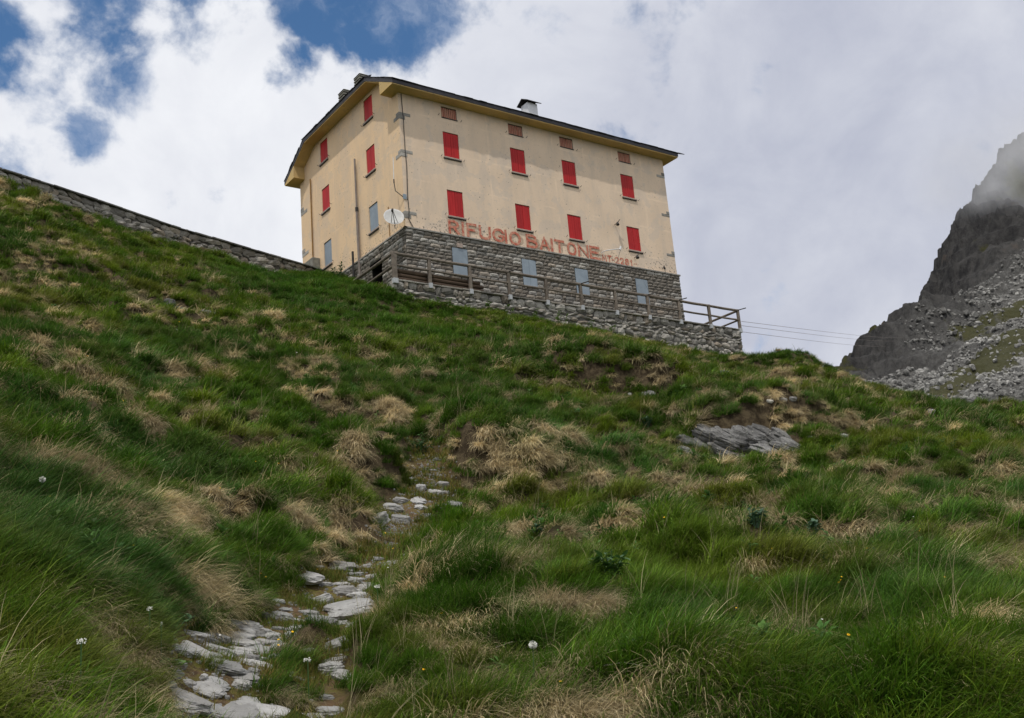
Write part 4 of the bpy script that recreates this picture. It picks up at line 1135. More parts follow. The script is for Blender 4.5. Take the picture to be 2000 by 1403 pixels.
ROCKS = []
PS = [  # u, v, w, h, label
    (684, 1184, 110, 40, 'largest smooth grey slab lying across the path bend'),
    (666, 1104, 68, 20, 'flat grey slab at the top of the stony path'),
    (600, 1127, 54, 16, 'flat grey slab half sunk in turf left of the upper path'),
    (673, 1151, 52, 28, 'pale broken rock just above the largest path slab'),
    (693, 1133, 28, 18, 'small pale block topping the broken rocks above the big slab'),
    (716, 1146, 38, 14, 'low pale slab right of the broken rocks above the big slab'),
    (632, 1166, 42, 30, 'pointed pale rock leaning left of the largest path slab'),
    (517, 1204, 20, 17, 'small round stone alone on the path left of the dark slab'),
    (552, 1202, 44, 26, 'grey rough stone on the path above the pale cluster'),
    (482, 1235, 34, 19, 'wide pale stone at the left of the cluster in the path'),
    (500, 1224, 26, 14, 'small stone at the top of the pale cluster in the path'),
    (519, 1232, 24, 17, 'round stone in the middle of the pale cluster in the path'),
    (532, 1244, 26, 22, 'upright stone at the right of the pale cluster in the path'),
    (543, 1256, 30, 12, 'flat stone at the foot of the pale cluster in the path'),
    (432, 1247, 36, 21, 'rounded stone on the left path edge, upper of a close pair'),
    (426, 1268, 38, 19, 'rounded stone on the left path edge, lower of a close pair'),
    (352, 1296, 25, 20, 'lone grey stone in the leafy grass left of the path'),
    (440, 1298, 80, 20, 'long pale ledge stone above the bare soil hollow in the path'),
    (494, 1284, 30, 26, 'tall grey stone right of the long ledge stone in the path'),
    (494, 1312, 24, 27, 'narrow grey stone right of the bare soil hollow in the path'),
    (470, 1334, 40, 23, 'angular pale stone below the bare soil hollow in the path'),
    (423, 1335, 45, 14, 'thin flat stone just under the bare soil hollow'),
    (405, 1349, 66, 16, 'long thin stone low on the left of the path'),
    (368, 1338, 25, 15, 'small stone at the far left of the lower path'),
    (398, 1324, 17, 20, 'narrow upright stone left of the bare soil hollow'),
    (394, 1376, 30, 14, 'small flat stone near the bottom left of the path'),
    (413, 1391, 62, 22, 'broad pale stone at the bottom left of the path'),
    (483, 1371, 52, 19, 'pale stone behind the front slab of the path'),
    (468, 1394, 88, 26, 'big pale front slab at the very bottom of the path'),
    (662, 1258, 84, 36, 'long tilted slab half covered by the grass mound'),
    (650, 1302, 50, 34, 'grey slab under the grass mound below the tilted slab'),
    (648, 1390, 54, 25, 'grey slab at the picture bottom beside the grass mound'),
    (636, 1364, 27, 12, 'small pale stone above the bottom slab by the grass mound'),
    (668, 1216, 24, 14, 'small pale stone under the largest path slab, left'),
    (690, 1219, 26, 12, 'small pale stone under the largest path slab, right'),
    (717, 1105, 22, 13, 'brownish small stone right of the top path slab'),
    (738, 1091, 24, 9, 'thin pale stone in the grass beyond the top path slab'),
    (763, 1103, 38, 9, 'thin long stone at the upper right path edge'),
    (494, 1083, 26, 14, 'pale stone poking from the grass left of the upper path'),
    (763, 988, 46, 22, 'upper slab of the grey outcrop beside the leafy bush'),
    (782, 1012, 40, 30, 'lower rough block of the grey outcrop under the leafy bush'),
    (738, 1005, 26, 52, 'narrow slanting slab at the left of the grey outcrop'),
    (781, 977, 28, 14, 'low grey stone behind the slabs of the outcrop'),
    (818, 976, 30, 12, 'grey stone right of the outcrop near the gravel'),
    (822, 952, 22, 22, 'grey stone under the drooping straw above the outcrop'),
    (864, 944, 27, 15, 'whitish broken stone in the gravel below the bush'),
    (853, 961, 20, 14, 'small whitish stone below the broken one in the gravel'),
    (821, 991, 24, 10, 'flat stone in the moss right of the outcrop'),
    (838, 1006, 20, 12, 'small brown-grey stone in the yellow moss below the gravel'),
    (890, 984, 32, 8, 'thin pale stone in the moss below the hanging straw'),
    (1415, 727, 21, 14, 'lone grey rock high on the slope below the terrace corner'),
    (1530, 781, 15, 7, 'white rounded rock, left of a pair in the gully'),
    (1549, 781, 15, 8, 'white pointed rock, right of a pair in the gully'),
    (1505, 790, 13, 6, 'small white rock left of and below the white pair'),
    (1265, 769, 32, 6, 'thin white stone under the dark turf overhang'),
    (1230, 769, 9, 7, 'tiny white stone left of the thin white one under the overhang'),
    (1645, 851, 22, 9, 'grey stone right of the outcrop on the turf shelf'),
    (1630, 851, 15, 8, 'smaller grey stone beside the one right of the outcrop'),
    (1580, 855, 16, 7, 'grey stone just off the right end of the outcrop'),
    (1822, 803, 17, 13, 'grey rock on the skyline at the end of the grassy crest'),
    (331, 588, 20, 20, 'dark stone in the high turf, left of the small ledge'),
    (353, 602, 36, 9, 'long dark stone in the high turf under the left ledge'),
    (413, 612, 42, 14, 'grey ledge stone in the high turf below the dry-stone wall'),
    (1140, 925, 10, 8, 'tiny pale stone on the turf below the hanging straw'),
]
for i, (u, v, w, h, lab) in enumerate(PS):
    mk = 'whiterock' if ('white' in lab and 'whitish' not in lab and w < 15) else ('rockdark' if 'dark' in lab or v < 760 else 'rock')
    tl = {29: -.25, 6: -.5, 41: .9}.get(i, random.uniform(-.1, .1))
    put_rock(u, v, w, h, lab, m=mk, tilt=tl, flat=.3, depth=.85 if h > w * .4 else 1.2)
# small flagstones bedded in the trodden path
def flagstones(n):
    k = 0
    while k < n:
        i = random.randrange(len(dense0)); a = dense0[i]; x, y = a[0] + random.gauss(0, .26), a[1] + random.gauss(0, .26)
        if path_mask(np.array([x]), np.array([y]))[0] < .3 or any(math.hypot(x - r[0], y - r[1]) < r[2] * .8 for r in ROCKS): continue
        z = float(hill(np.array([x]), np.array([y]))[0]); dist = math.hypot(x - CAM[0], y - CAM[1]); w = random.uniform(.08, .26)
        put_rock(0, 0, w / dist * FPX, w * .3 / dist * FPX, 'small flat stone bedded among the larger stones of the worn path', 'small stones bedded in the path', sink=.6, flat=.28, depth=random.uniform(.6, 1.1), tilt=random.uniform(-.15, .15), at=(np.array([x, y, z]), dist)); k += 1


dense0 = [tuple(a + (b - a) * q) for L_ in (PATHLINE[:9], PATHLINE[:6], PATHLINE[11:], PATH2) for a, b in zip(L_[:-1], L_[1:]) for q in np.linspace(0, 1, 6)]
flagstones(85)
# banded outcrop with the straw overhang
oc = thing('rock_outcrop', tuple(on_hill(1440, 880)[0]), 'grey banded rock outcrop under overhanging straw grass', 'rock outcrop')
for u, v, w, h, tl in ((1385, 846, 54, 30, .5), (1418, 846, 60, 32, .5), (1455, 846, 58, 30, .5), (1494, 844, 60, 28, .55), (1530, 846, 50, 24, .5), (1440, 846, 60, 34, .45), (1470, 848, 50, 30, .5), (1352, 862, 60, 34, .5), (1392, 852, 60, 30, .55), (1430, 862, 66, 40, .5), (1490, 850, 60, 34, .55), (1530, 868, 50, 26, .5), (1345, 878, 46, 22, .45), (1378, 868, 60, 34, .5), (1412, 880, 56, 30, .5), (1436, 888, 46, 22, .5), (1400, 894, 40, 16, .4), (1476, 862, 54, 30, .55), (1500, 874, 56, 26, .5), (1524, 852, 50, 26, .55), (1545, 866, 40, 20, .5), (1455, 876, 30, 18, .4), (1360, 890, 40, 14, .3)):
    put_rock(u, v, w * 1.15, h * .7, None, m='rockdark', name='rock_slab', cat=None, tilt=tl * .8, yaw=random.uniform(-.2, .2), sink=.70, parent=oc, depth=.7, flat=.4)

# gravel washed out along the path
def gravel(pts, n, spread, smin, smax):
    Vs, Fs = [], []
    base_ms = [rock_mesh('pebble', 1, 1, .6, 900 + i, sub=0) for i in range(5)]
    dat = []
    for me in base_ms:
        dat.append((np.array([v.co for v in me.vertices]), [tuple(p.vertices) for p in me.polygons]))
    for _ in range(n):
        a = pts[random.randrange(len(pts))]; x = a[0] + random.gauss(0, spread); y = a[1] + random.gauss(0, spread)
        if path_mask(np.array([x]), np.array([y]))[0] < .25 and random.random() < .8: continue
        z = float(hill(np.array([x]), np.array([y]))[0]); s = random.uniform(smin, smax) ** 1.0; c_, f_ = random.choice(dat)
        an = random.uniform(0, 6.28); R = np.array([[math.cos(an), -math.sin(an), 0], [math.sin(an), math.cos(an), 0], [0, 0, 1]])
        k = len(Vs); Vs.extend((c_ * s) @ R.T + np.array([x, y, z + s * .1])); Fs.extend(tuple(i + k for i in f) for f in f_)
    o = from_arrays('gravel', Vs, Fs, M['rock']); meta(o, kind='stuff', label='grey pebbles scattered along the worn path')


dense = [tuple(a + (b - a) * q) for a, b in zip(PATHLINE[:-1], PATHLINE[1:]) for q in np.linspace(0, 1, 6)]
gravel(dense + dense[-26:] * 3, 2400, .24, .010, .042)

# scree boulders on the mountain
def build_scree():
    n = 56000
    i = RNG.integers(0, MX.shape[0], n * 3); j = RNG.integers(0, MX.shape[1], n * 3)
    keep = (MCR[i, j] < .55) & (RNG.random(n * 3) < np.clip(.45 + .55 * MPL[i, j] + MDK[i, j], 0, 1) * (1 - .92 * MGM[i, j])) & (np.hypot(MX[i, j] - CAM[0], MY[i, j] - CAM[1]) < 300)
    i, j = i[keep][:n], j[keep][:n]; P = np.stack([MX[i, j], MY[i, j], MZ[i, j]], 1)
    P[:, :2] += RNG.normal(0, .4, (len(P), 2))
    s = RNG.gamma(1.6, .20, len(P)) + .24 + .9 * MDK[i, j] * RNG.random(len(P))
    scatter('scree', P, RNG.random((len(P), 3)) * 6.28, s, (np.ones((len(P), 3)) * (.46 + .72 * MPL[i, j] - .10 * MDK[i, j])[:, None] * (.55 + .9 * fbm(P[:, 0] * .05, P[:, 1] * .05 + 9, 3))[:, None] * (.7 + .6 * RNG.random((len(P), 1)))), RNG.integers(0, 5, len(P)), scree_col, 'grey boulder scree covering the mountainside')  # boulder tint carries the painted sunlit band too


def lib(name, meshes):
    c = bpy.data.collections.new(name)
    for k, me in enumerate(meshes):
        o = bpy.data.objects.new('%s_%02d' % (name, k), me); c.objects.link(o)
    return c


def scatter(name, P, rot, scl, tint, idx, coll, label):
    """one object whose points carry instances of the small meshes in coll"""
    me = bpy.data.meshes.new(name); n = len(P); me.vertices.add(n); me.vertices.foreach_set('co', np.asarray(P, np.float32).ravel())
    def attr(nm, typ, arr, key): a = me.attributes.new(nm, typ, 'POINT'); a.data.foreach_set(key, np.ascontiguousarray(arr).ravel())
    attr('rot', 'FLOAT_VECTOR', np.asarray(rot, np.float32), 'vector'); attr('scl', 'FLOAT', np.asarray(scl, np.float32), 'value')
    attr('tint', 'FLOAT_COLOR', np.c_[np.asarray(tint, np.float32), np.ones(n, np.float32)].astype(np.float32), 'color'); attr('pick', 'INT', np.asarray(idx, np.int32), 'value')
    o = bpy.data.objects.new(name, me); link(o); meta(o, kind='stuff', label=label)
    g = bpy.data.node_groups.new(name + '_scatter', 'GeometryNodeTree')
    g.interface.new_socket('Geometry', in_out='INPUT', socket_type='NodeSocketGeometry'); g.interface.new_socket('Geometry', in_out='OUTPUT', socket_type='NodeSocketGeometry')
    N, L = g.nodes, g.links
    gi, go = N.new('NodeGroupInput'), N.new('NodeGroupOutput'); iop = N.new('GeometryNodeInstanceOnPoints'); ci = N.new('GeometryNodeCollectionInfo')
    ci.inputs['Collection'].default_value = coll; ci.inputs['Separate Children'].default_value = True; ci.inputs['Reset Children'].default_value = True
    def na(nm, ty): a = N.new('GeometryNodeInputNamedAttribute'); a.data_type = ty; a.inputs['Name'].default_value = nm; return next(s for s in a.outputs if s.enabled and s.name == 'Attribute')
    e2r = N.new('FunctionNodeEulerToRotation'); L.new(na('rot', 'FLOAT_VECTOR'), e2r.inputs[0])
    L.new(gi.outputs[0], iop.inputs['Points']); L.new(ci.outputs[0], iop.inputs['Instance']); iop.inputs['Pick Instance'].default_value = True
    L.new(na('pick', 'INT'), iop.inputs['Instance Index']); L.new(e2r.outputs[0], iop.inputs['Rotation']); L.new(na('scl', 'FLOAT'), iop.inputs['Scale'])
    L.new(iop.outputs[0], go.inputs[0])
    md = o.modifiers.new('scatter', 'NODES'); md.node_group = g
    return o


def scree_mat():
    m, t, b, _ = mat('scree_stone'); p = pos(t)
    r = t.add('ShaderNodeAttribute', attribute_name='tint', attribute_type='INSTANCER').outputs['Color']
    c = t.mix(t.ramp(t.noise(p, 1.4, 5, .7), .38, .62), (0.12, 0.118, 0.112), (0.27, 0.265, 0.25))
    c = t.vmath('MULTIPLY', c, r); setin(t, b, Base_Color=c, Roughness=1.0); b.inputs['Specular IOR Level'].default_value = .1
    return m


M['scree'] = scree_mat()
scree_col = lib('scree_source', [rock_mesh('boulder', 1, .9, .75, 700 + i, sub=1, m=M['scree']) for i in range(5)])
build_scree()

# cloud wrapped round the summit
def cloud_bank():
    c = sight(1985, 320, 262)
    bm = bmesh.new(); bmesh.ops.create_icosphere(bm, subdivisions=3, radius=1)
    me = bpy.data.meshes.new('mist'); bm.to_mesh(me); bm.free()
    m = bpy.data.materials.new('mist'); m.use_nodes = True; t = NT(m.node_tree); t.n.clear()
    out = t.add('ShaderNodeOutputMaterial'); tc = t.add('ShaderNodeTexCoord').outputs['Object']
    r = t.vmath('LENGTH', tc, out=1); n = t.noise(pos(t), .075, 4, .6)
    d = t.math('MULTIPLY', t.ramp(r, 1.0, .25), t.ramp(n, .34, .74))
    v = t.add('ShaderNodeVolumePrincipled', {'Color': (.97, .975, 1, 1), 'Anisotropy': .2, 'Density': t.math('MULTIPLY', d, .06)}); t.l.new(v.outputs[0], out.inputs['Volume'])
    me.materials.append(m); o = bpy.data.objects.new('mist', me); link(o); meta(o, kind='stuff', label='pale mist drifting across the mountain shoulder')
    az = math.atan2(c[0] - CAM[0], c[1] - CAM[1])
    o.matrix_basis = Matrix.Translation(c) @ Matrix.Rotation(-az, 4, 'Z') @ Matrix.Diagonal((28, 34, 17, 1))


cloud_bank()
# cableway wires between the terrace and the mountain
CW = [((1448, 628, 56), (1780, 660, 236)), ((1446, 636, 56), (1760, 666, 232)), ((1446, 648, 56), (1740, 676, 226))]
for i, (a, b) in enumerate(CW):
    A, B = Vector(sight(*a)), Vector(sight(*b)); pts = [A.lerp(B, k / 12) - Vector((0, 0, .35 * math.sin(math.pi * k / 12))) for k in range(13)]
    meta(obj('cable', tubeb(pts, .012, 5), M['pole']), ['topmost', 'middle', 'lowest'][i] + ' of the three thin cables crossing to the mountain', 'cable', 'cables crossing to the mountain')
# ------------------------------------------------------------------ grass
def tuft(seed, n, length, width, spread, lean, droop, segs=4, rad=.12, fan=1.0):
    """a tuft of tapered, bending blades; they lean towards +x"""
    rs = np.random.default_rng(seed); V, Fc, Rn = [], [], []
    for _ in range(n):
        a0 = rs.normal(0, fan); th = abs(rs.normal(lean, spread)); L = length * rs.uniform(.55, 1.12); w = width * rs.uniform(.7, 1.25)
        rr = rad * math.sqrt(rs.random()); pa = rs.uniform(0, 6.283)
        p = np.array([rr * math.cos(pa), rr * math.sin(pa), -.03]); dr = droop * rs.uniform(.6, 1.35); r = rs.random(); tw = rs.uniform(-.5, .5); cv = rs.normal(0, .35)
        k0 = len(V)
        for s in range(segs + 1):
            f = s / segs; a = a0 + cv * f
            side = np.array([-math.sin(a + tw), math.cos(a + tw), 0.0]); ww = w * (1 - f ** 1.6) * .5 + w * .04
            if s < segs: V.append(p - side * ww); V.append(p + side * ww); Rn += [r, r]
            else: V.append(p.copy()); Rn.append(r)
            t = th + dr * (f + .5 / segs) ** 1.25
            p = p + L / segs * np.array([math.sin(t) * math.cos(a), math.sin(t) * math.sin(a), math.cos(t)])
        for s in range(segs):
            i = k0 + 2 * s
            Fc.append((i, i + 1, i + 3, i + 2) if s < segs - 1 else (i, i + 1, i + 2))
    me = bpy.data.meshes.new('tuft'); me.from_pydata([tuple(v) for v in V], [], Fc); me.update()
    a = me.attributes.new('rnd', 'FLOAT', 'POINT'); a.data.foreach_set('value', np.array(Rn, np.float32)); me.polygons.foreach_set('use_smooth', [True] * len(me.polygons))
    me.materials.append(M['grass']); return me


GN_, GM_, GF_ = 0, 6, 12
greens = [tuft(10 + i, 170, .275, .0048, .25, .45, 1.2, 5, .12, .8) for i in range(6)] + [tuft(30 + i, 110, .30, .0085, .28, .45, 1.3, 4, .13, .8) for i in range(6)] + [tuft(50 + i, 80, .32, .015, .3, .5, 1.3, 4, .16, .9) for i in range(5)]
straws = [tuft(70 + i, 220, .36, .0042, .25, .85, 1.35, 5, .11, .6) for i in range(5)] + [tuft(80 + i, 150, .36, .008, .25, .9, 1.35, 4, .11, .6) for i in range(5)] + [tuft(90 + i, 100, .38, .014, .25, .9, 1.3, 4, .14, .7) for i in range(5)]
shorts = [tuft(110 + i, 70, .11, .004, .35, .3, .8, 3, .12, 2.5) for i in range(4)] + [tuft(120 + i, 60, .13, .008, .35, .3, .8, 3, .16, 2.5) for i in range(4)]
green_col = lib('green_tuft_source', greens); straw_col = lib('straw_tuft_source', straws); short_col = lib('short_tuft_source', shorts)


def sample_ground(n, d0, d1, az0=-3.5, az1=75.5):
    a = np.radians(RNG.uniform(az0, az1, n)); d = np.sqrt(RNG.uniform(d0 ** 2, d1 ** 2, n))
    x = CAM[0] + d * np.sin(a); y = CAM[1] + d * np.cos(a); return x, y, d


PWL = np.array([p[:2] for p in WL])
WLN = PWL[-1] - PWL[1]


def allowed(x, y):
    inside = (x > TX0 - .12) & (x < TX1 + .1) & (y > TY - .12) & (y < 1.9 if True else True)
    inside |= (x > -.35) & (x < W + 2.7) & (y > -.1) & (y < D + .5)
    behind = (WLN[0] * (y - PWL[1][1]) - WLN[1] * (x - PWL[1][0])) / np.hypot(*WLN) > -.18
    behind &= (x < -.5)
    return ~(inside | behind)


STRAWZ = [(620, 770, 23, 3.4), (700, 860, 19.5, 2.2), (560, 950, 15, 2.0), (900, 930, 17, 1.8), (1180, 750, 28, 3.2), (1340, 840, 22.5, 1.6), (1640, 800, 26, 3), (350, 900, 13.5, 1.6), (640, 960, 15.5, 1.4), (480, 1040, 12.5, 1.1), (250, 620, 29, 4), (1300, 1060, 12.5, 1.6), (1600, 1080, 12, 1.4), (1250, 1240, 8.6, .5), (1080, 1240, 8.3, .5), (1000, 1130, 10.2, .5), (1820, 900, 21, 2.5), (1480, 760, 29, 3)]
STRAWP = [(*sight(u, v, d)[:2], r) for u, v, d, r in STRAWZ]
LUSH = [(*sight(u, v, d)[:2], r) for u, v, d, r in ((640, 560, 44, 6), (760, 640, 36, 4.5), (900, 600, 47, 3), (1100, 640, 49, 3), (560, 540, 45, 4))]


SEDGE = [(*sight(u, v, d)[:2], r) for u, v, d, r in ((180, 1130, 7.6, 1.5), (60, 1000, 9.5, 1.8), (330, 1100, 8.8, 1.0), (120, 820, 14, 2.4))]


def blob(x, y, L):
    s = np.zeros(np.shape(x))
    for a, b, r in L: s = np.maximum(s, np.exp(-((x - a) ** 2 + (y - b) ** 2) / (r * r)))
    return s


def palette(x, y, n):
    a = .5 * fbm(x * .35 + 5, y * .35 + 60, 3) + .5 * fbm(x * 1.0 + 15, y * 1.0 + 6, 2); b = fbm(x * 1.1 + 80, y * 1.1, 2); r = RNG.random(n)
    dark = np.array([.034, .070, .008]); mid = np.array([.062, .112, .010]); yel = np.array([.135, .160, .016]); blue = np.array([.044, .094, .022]); olive = np.array([.150, .130, .028])
    t = np.clip((a - .48) * 4.5 + (r - .5) * 1.0, -1, 1)[:, None]
    c = np.where(t < 0, mid * (1 + t) + dark * -t, mid * (1 - t) + yel * t)
    k = np.clip((b - .56) * 5 + (r - .5) * .8, 0, 1)[:, None]; c = c * (1 - k * .7) + olive * k * .7
    k = np.clip((fbm(x * .28 + 33, y * .28 + 7, 2) - .55) * 6, 0, 1)[:, None]; c = c * (1 - k * .6) + blue * k * .6
    k = blob(x, y, SEDGE)[:, None]; c = c * (1 - .65 * k) + np.array([.026, .060, .017]) * .65 * k
    k = blob(x, y, LUSH)[:, None]; c = c * (1 - .7 * k) + np.array([.050, .105, .016]) * .7 * k
    hi = np.clip((np.hypot(x - CAM[0], y - CAM[1]) - 17) / 10, 0, 1)[:, None] * (1 - blob(x, y, LUSH))[:, None]; c = c * (1 - .20 * hi) + np.array([.078, .076, .018]) * .13 * hi  # olive tone on the upper slope, with cloud shade darkened into the colour
    return c * (.82 + .36 * RNG.random((n, 1))) * np.array([1.14, 1.34, 1.10])


def grass_rot(x, y, jit, up=.55, radial=None):
    """tufts stand between the slope normal and the vertical; they sweep down the hill and to the right, and fall away from the middle of their tussock"""
    N = hill_normal(x, y, .5); n = N * up + np.array([0, 0, 1.0]) * (1 - up); n /= np.linalg.norm(n, axis=1, keepdims=True)
    dn = np.stack([N[:, 0], N[:, 1]], 1); dn /= np.linalg.norm(dn, axis=1, keepdims=True) + 1e-9
    wind = np.array([math.cos(YAW), -math.sin(YAW)]); fl = dn * .75 + wind * .55
    a0 = np.arctan2(fl[:, 1], fl[:, 0]) + (fbm(x * .5 + 21, y * .5, 3) - .5) * 2.2; fl = np.stack([np.cos(a0), np.sin(a0)], 1)
    if radial is not None: fl = fl + radial
    ang = np.arctan2(fl[:, 1], fl[:, 0]) + RNG.normal(0, jit, len(x))
    f = np.stack([np.cos(ang), np.sin(ang), np.zeros(len(x))], 1)
    f -= n * (f * n).sum(1, keepdims=True); f /= np.linalg.norm(f, axis=1, keepdims=True); s = np.cross(n, f)
    ry = -np.arcsin(np.clip(f[:, 2], -1, 1)); rx = np.arctan2(s[:, 2], n[:, 2]); rz = np.arctan2(f[:, 1], f[:, 0])
    return np.stack([rx, ry, rz], 1)


def rockmask(x, y):
    m = np.zeros(len(x), bool)
    for a, b, r in ROCKS: m |= np.hypot(x - a, y - b) < r * .72 + .02
    return m


def herb(seed, n, L):
    """a low rosette of broad leaves"""
    rs = np.random.default_rng(seed); V, Fc, Rn = [], [], []
    for _ in range(n):
        a = rs.uniform(0, 6.283); el = rs.uniform(.15, .9); l = L * rs.uniform(.6, 1.2); w = l * rs.uniform(.16, .24); h0 = rs.uniform(0, .10); r = rs.random() * .88; k = len(V)
        d = np.array([math.cos(a) * math.cos(el), math.sin(a) * math.cos(el), math.sin(el)]); s_ = np.array([-math.sin(a), math.cos(a), 0]); b = np.array([math.cos(a) * .02, math.sin(a) * .02, h0])
        V += [b, b + d * l * .45 + s_ * w, b + d * l * .45 - s_ * w, b + d * l * .5 - np.array([0, 0, l * .04]), b + d * l - np.array([0, 0, l * .25])]; Rn += [r] * 5
        Fc += [(k, k + 3, k + 1), (k, k + 2, k + 3), (k + 1, k + 3, k + 4), (k + 3, k + 2, k + 4)]
    me = bpy.data.meshes.new('herb'); me.from_pydata([tuple(v) for v in V], [], Fc); me.update(); at = me.attributes.new('rnd', 'FLOAT', 'POINT'); at.data.foreach_set('value', np.array(Rn, np.float32)); me.materials.append(M['grass']); return me


herb_col = lib('herb_source', [herb(200 + i, 16, .095) for i in range(5)])
bent_col = lib('bent_source', [tuft(220 + i, 7, .62, .0042, .22, .30, .75, 5, .06, 1.1) for i in range(5)])


def build_herbs():
    n = 3000; x, y, d = sample_ground(n, 4, 24); cl = fbm(x * .7 + 90, y * .7, 2); ok = allowed(x, y) & (cl > .54) & ~rockmask(x, y) & (path_mask(x, y) < .15) & (d > 5.5); x, y = x[ok], y[ok]; m = len(x)
    P = np.stack([x, y, hill(x, y) + RNG.uniform(.04, .15, m)], 1); c = np.array([.055, .125, .030]) * RNG.uniform(.6, 1.4, (m, 1)) * np.array([1, 1, 1]) + np.array([.02, .01, 0]) * RNG.random((m, 1))
    scatter('meadow_herbs', P, np.stack([RNG.normal(0, .3, m), RNG.normal(0, .3, m), RNG.uniform(0, 6.28, m)], 1), RNG.uniform(.5, 1.2, m), c, RNG.integers(0, 5, m), herb_col, 'small broad leaved herbs growing through the grass')
    n = 2600; x, y, d = sample_ground(n, 4, 40); ok = allowed(x, y) & ~rockmask(x, y) & (path_mask(x, y) < .3); x, y = x[ok], y[ok]; m = len(x)
    P = np.stack([x, y, hill(x, y)], 1); c = np.array([.40, .34, .20]) * RNG.uniform(.55, 1.2, (m, 1))
    scatter('seed_stalks', P, grass_rot(x, y, .7, .3), RNG.uniform(.6, 1.15, m), c, RNG.integers(0, 5, m), bent_col, 'thin pale seed stalks standing above the grass')


def build_grass():
    P, R, S_, T, I = [], [], [], [], []; Q = [[] for _ in range(5)]; H = [[] for _ in range(5)]
    for lod, (d0, d1, dens) in enumerate(((2.5, 11.5, 84), (11.5, 25, 44), (25, 62, 19))):
        n = int(dens * math.radians(79) / 2 * (d1 ** 2 - d0 ** 2)); x, y, d = sample_ground(n, d0, d1); xe, ye, de = sample_ground(n * 2, d0, d1); h0 = hill(xe, ye); g2 = ((hill(xe + .12, ye) - h0) / .12) ** 2 + ((hill(xe, ye + .12) - h0) / .12) ** 2
        k = RNG.random(n * 2) < np.clip((np.sqrt(1 + g2) - 1.06) * .75, 0, 1) + .35 * banks(xe, ye)[1]
        x, y, d = np.r_[x, xe[k]], np.r_[y, ye[k]], np.r_[d, de[k]]; n = len(x)
        pm = path_mask(x, y); rk = rockmask(x, y); ok = allowed(x, y) & ~rk & (RNG.random(n) > np.clip(pm * 1.35, 0, .985))
        x, y, d = x[ok], y[ok], d[ok]; n = len(x)
        q, dt, ds, TR, ra, rb = tussock(x, y); lip = banks(x, y)[1]; far = np.clip((d - 8) / 6, 0, 1)
        dry = .62 * rb ** 1.6 - .03 + .05 * blob(x, y, STRAWP) + .42 * (fbm(x * .22 + 11, y * .22, 3) - .5) + .20 * lip - .45 * blob(x, y, LUSH) - .03 * (1 - far)
        sf = dry + .36 * np.clip(dt / TR, -1, 1.1) - .10 * (q > 1.15); isst = sf + RNG.normal(0, .14, n) > .485 - .055 * np.clip((d - 11) / 6, 0, 1)
        out = np.stack([dt * TDX - ds * TDY, dt * TDY + ds * TDX], 1) / TR[:, None]; rad = out * (.35 + .9 * far[:, None])
        z = hill(x, y); hgt = .55 + .9 * fbm(x * .8 + 9, y * .8 + 70, 2)
        hgt *= np.clip(1.22 - .38 * np.clip(q, 0, 1.6) * far, .5, 1.2)
        nearp = np.clip((np.minimum(seg_dist(x, y, PATHLINE), seg_dist(x, y, PATH2)) - .15) / .7, 0, 1)
        for st in (0, 1):
            k = isst if st else ~isst; xs, ys = x[k], y[k]; m = len(xs); rot = grass_rot(xs, ys, .34 if st else .38, .6 if st else .55, rad[k])
            sc = hgt[k] * RNG.uniform(.75, 1.2, m) * (.5 + .5 * nearp[k])
            pos_ = np.stack([xs, ys, z[k]], 1)
            if st:
                u = RNG.random((m, 1)); c = np.array([.66, .555, .345]) * u + np.array([.46, .37, .215]) * (1 - u); g = np.clip((.62 - sf[k]) * 2.4, 0, .6)[:, None]
                c = c * (1 - g * .75) + np.array([.14, .14, .03]) * g * .75
                c *= (.52 + .75 * fbm(xs * 1.3 + 7, ys * 1.3 + 31, 2)[:, None]) * (.75 + .5 * ra[k][:, None]) * (.75 + .5 * RNG.random((m, 1)))
                for L, v in zip(Q, (pos_, rot, sc * .88, c, lod * 5 + RNG.integers(0, 5, m))): L.append(v)
            else:
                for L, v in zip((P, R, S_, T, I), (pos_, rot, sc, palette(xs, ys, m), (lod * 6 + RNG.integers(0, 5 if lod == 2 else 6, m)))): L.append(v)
        # short turf in the path and between the stones
        if lod < 2:
            n = int((330 if lod == 0 else 110) * math.radians(40) / 2 * (d1 ** 2 - d0 ** 2)); x, y, d = sample_ground(n, d0, d1, 2, 42)
            pm = path_mask(x, y); ok = (pm > .03) & (~rockmask(x, y)) & (fbm(x * 2.6, y * 2.6 + 5, 3) > .45); x, y = x[ok], y[ok]; m = len(x)
            c = np.array([.085, .125, .016]) * RNG.uniform(.6, 1.3, (m, 1)); yl = (RNG.random(m) < .5)[:, None]; c = np.where(yl, np.array([.15, .125, .03]), c)
            for L, v in zip(H, (np.stack([x, y, hill(x, y)], 1), grass_rot(x, y, 2.0), RNG.uniform(.6, 1.25, m), c, lod * 4 + RNG.integers(0, 4, m))): L.append(v)
    cat = lambda L: [np.concatenate(v) for v in L]
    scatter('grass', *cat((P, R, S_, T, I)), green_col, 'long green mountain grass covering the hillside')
    scatter('dry_grass', *cat(Q), straw_col, 'straw coloured dry tussock grass drooping down the slope')
    scatter('short_turf', *cat(H), short_col, 'short mossy turf between the path stones')
    print('grass tufts', sum(map(len, P)), 'straw', sum(map(len, Q[0])), 'short', sum(map(len, H[0])))




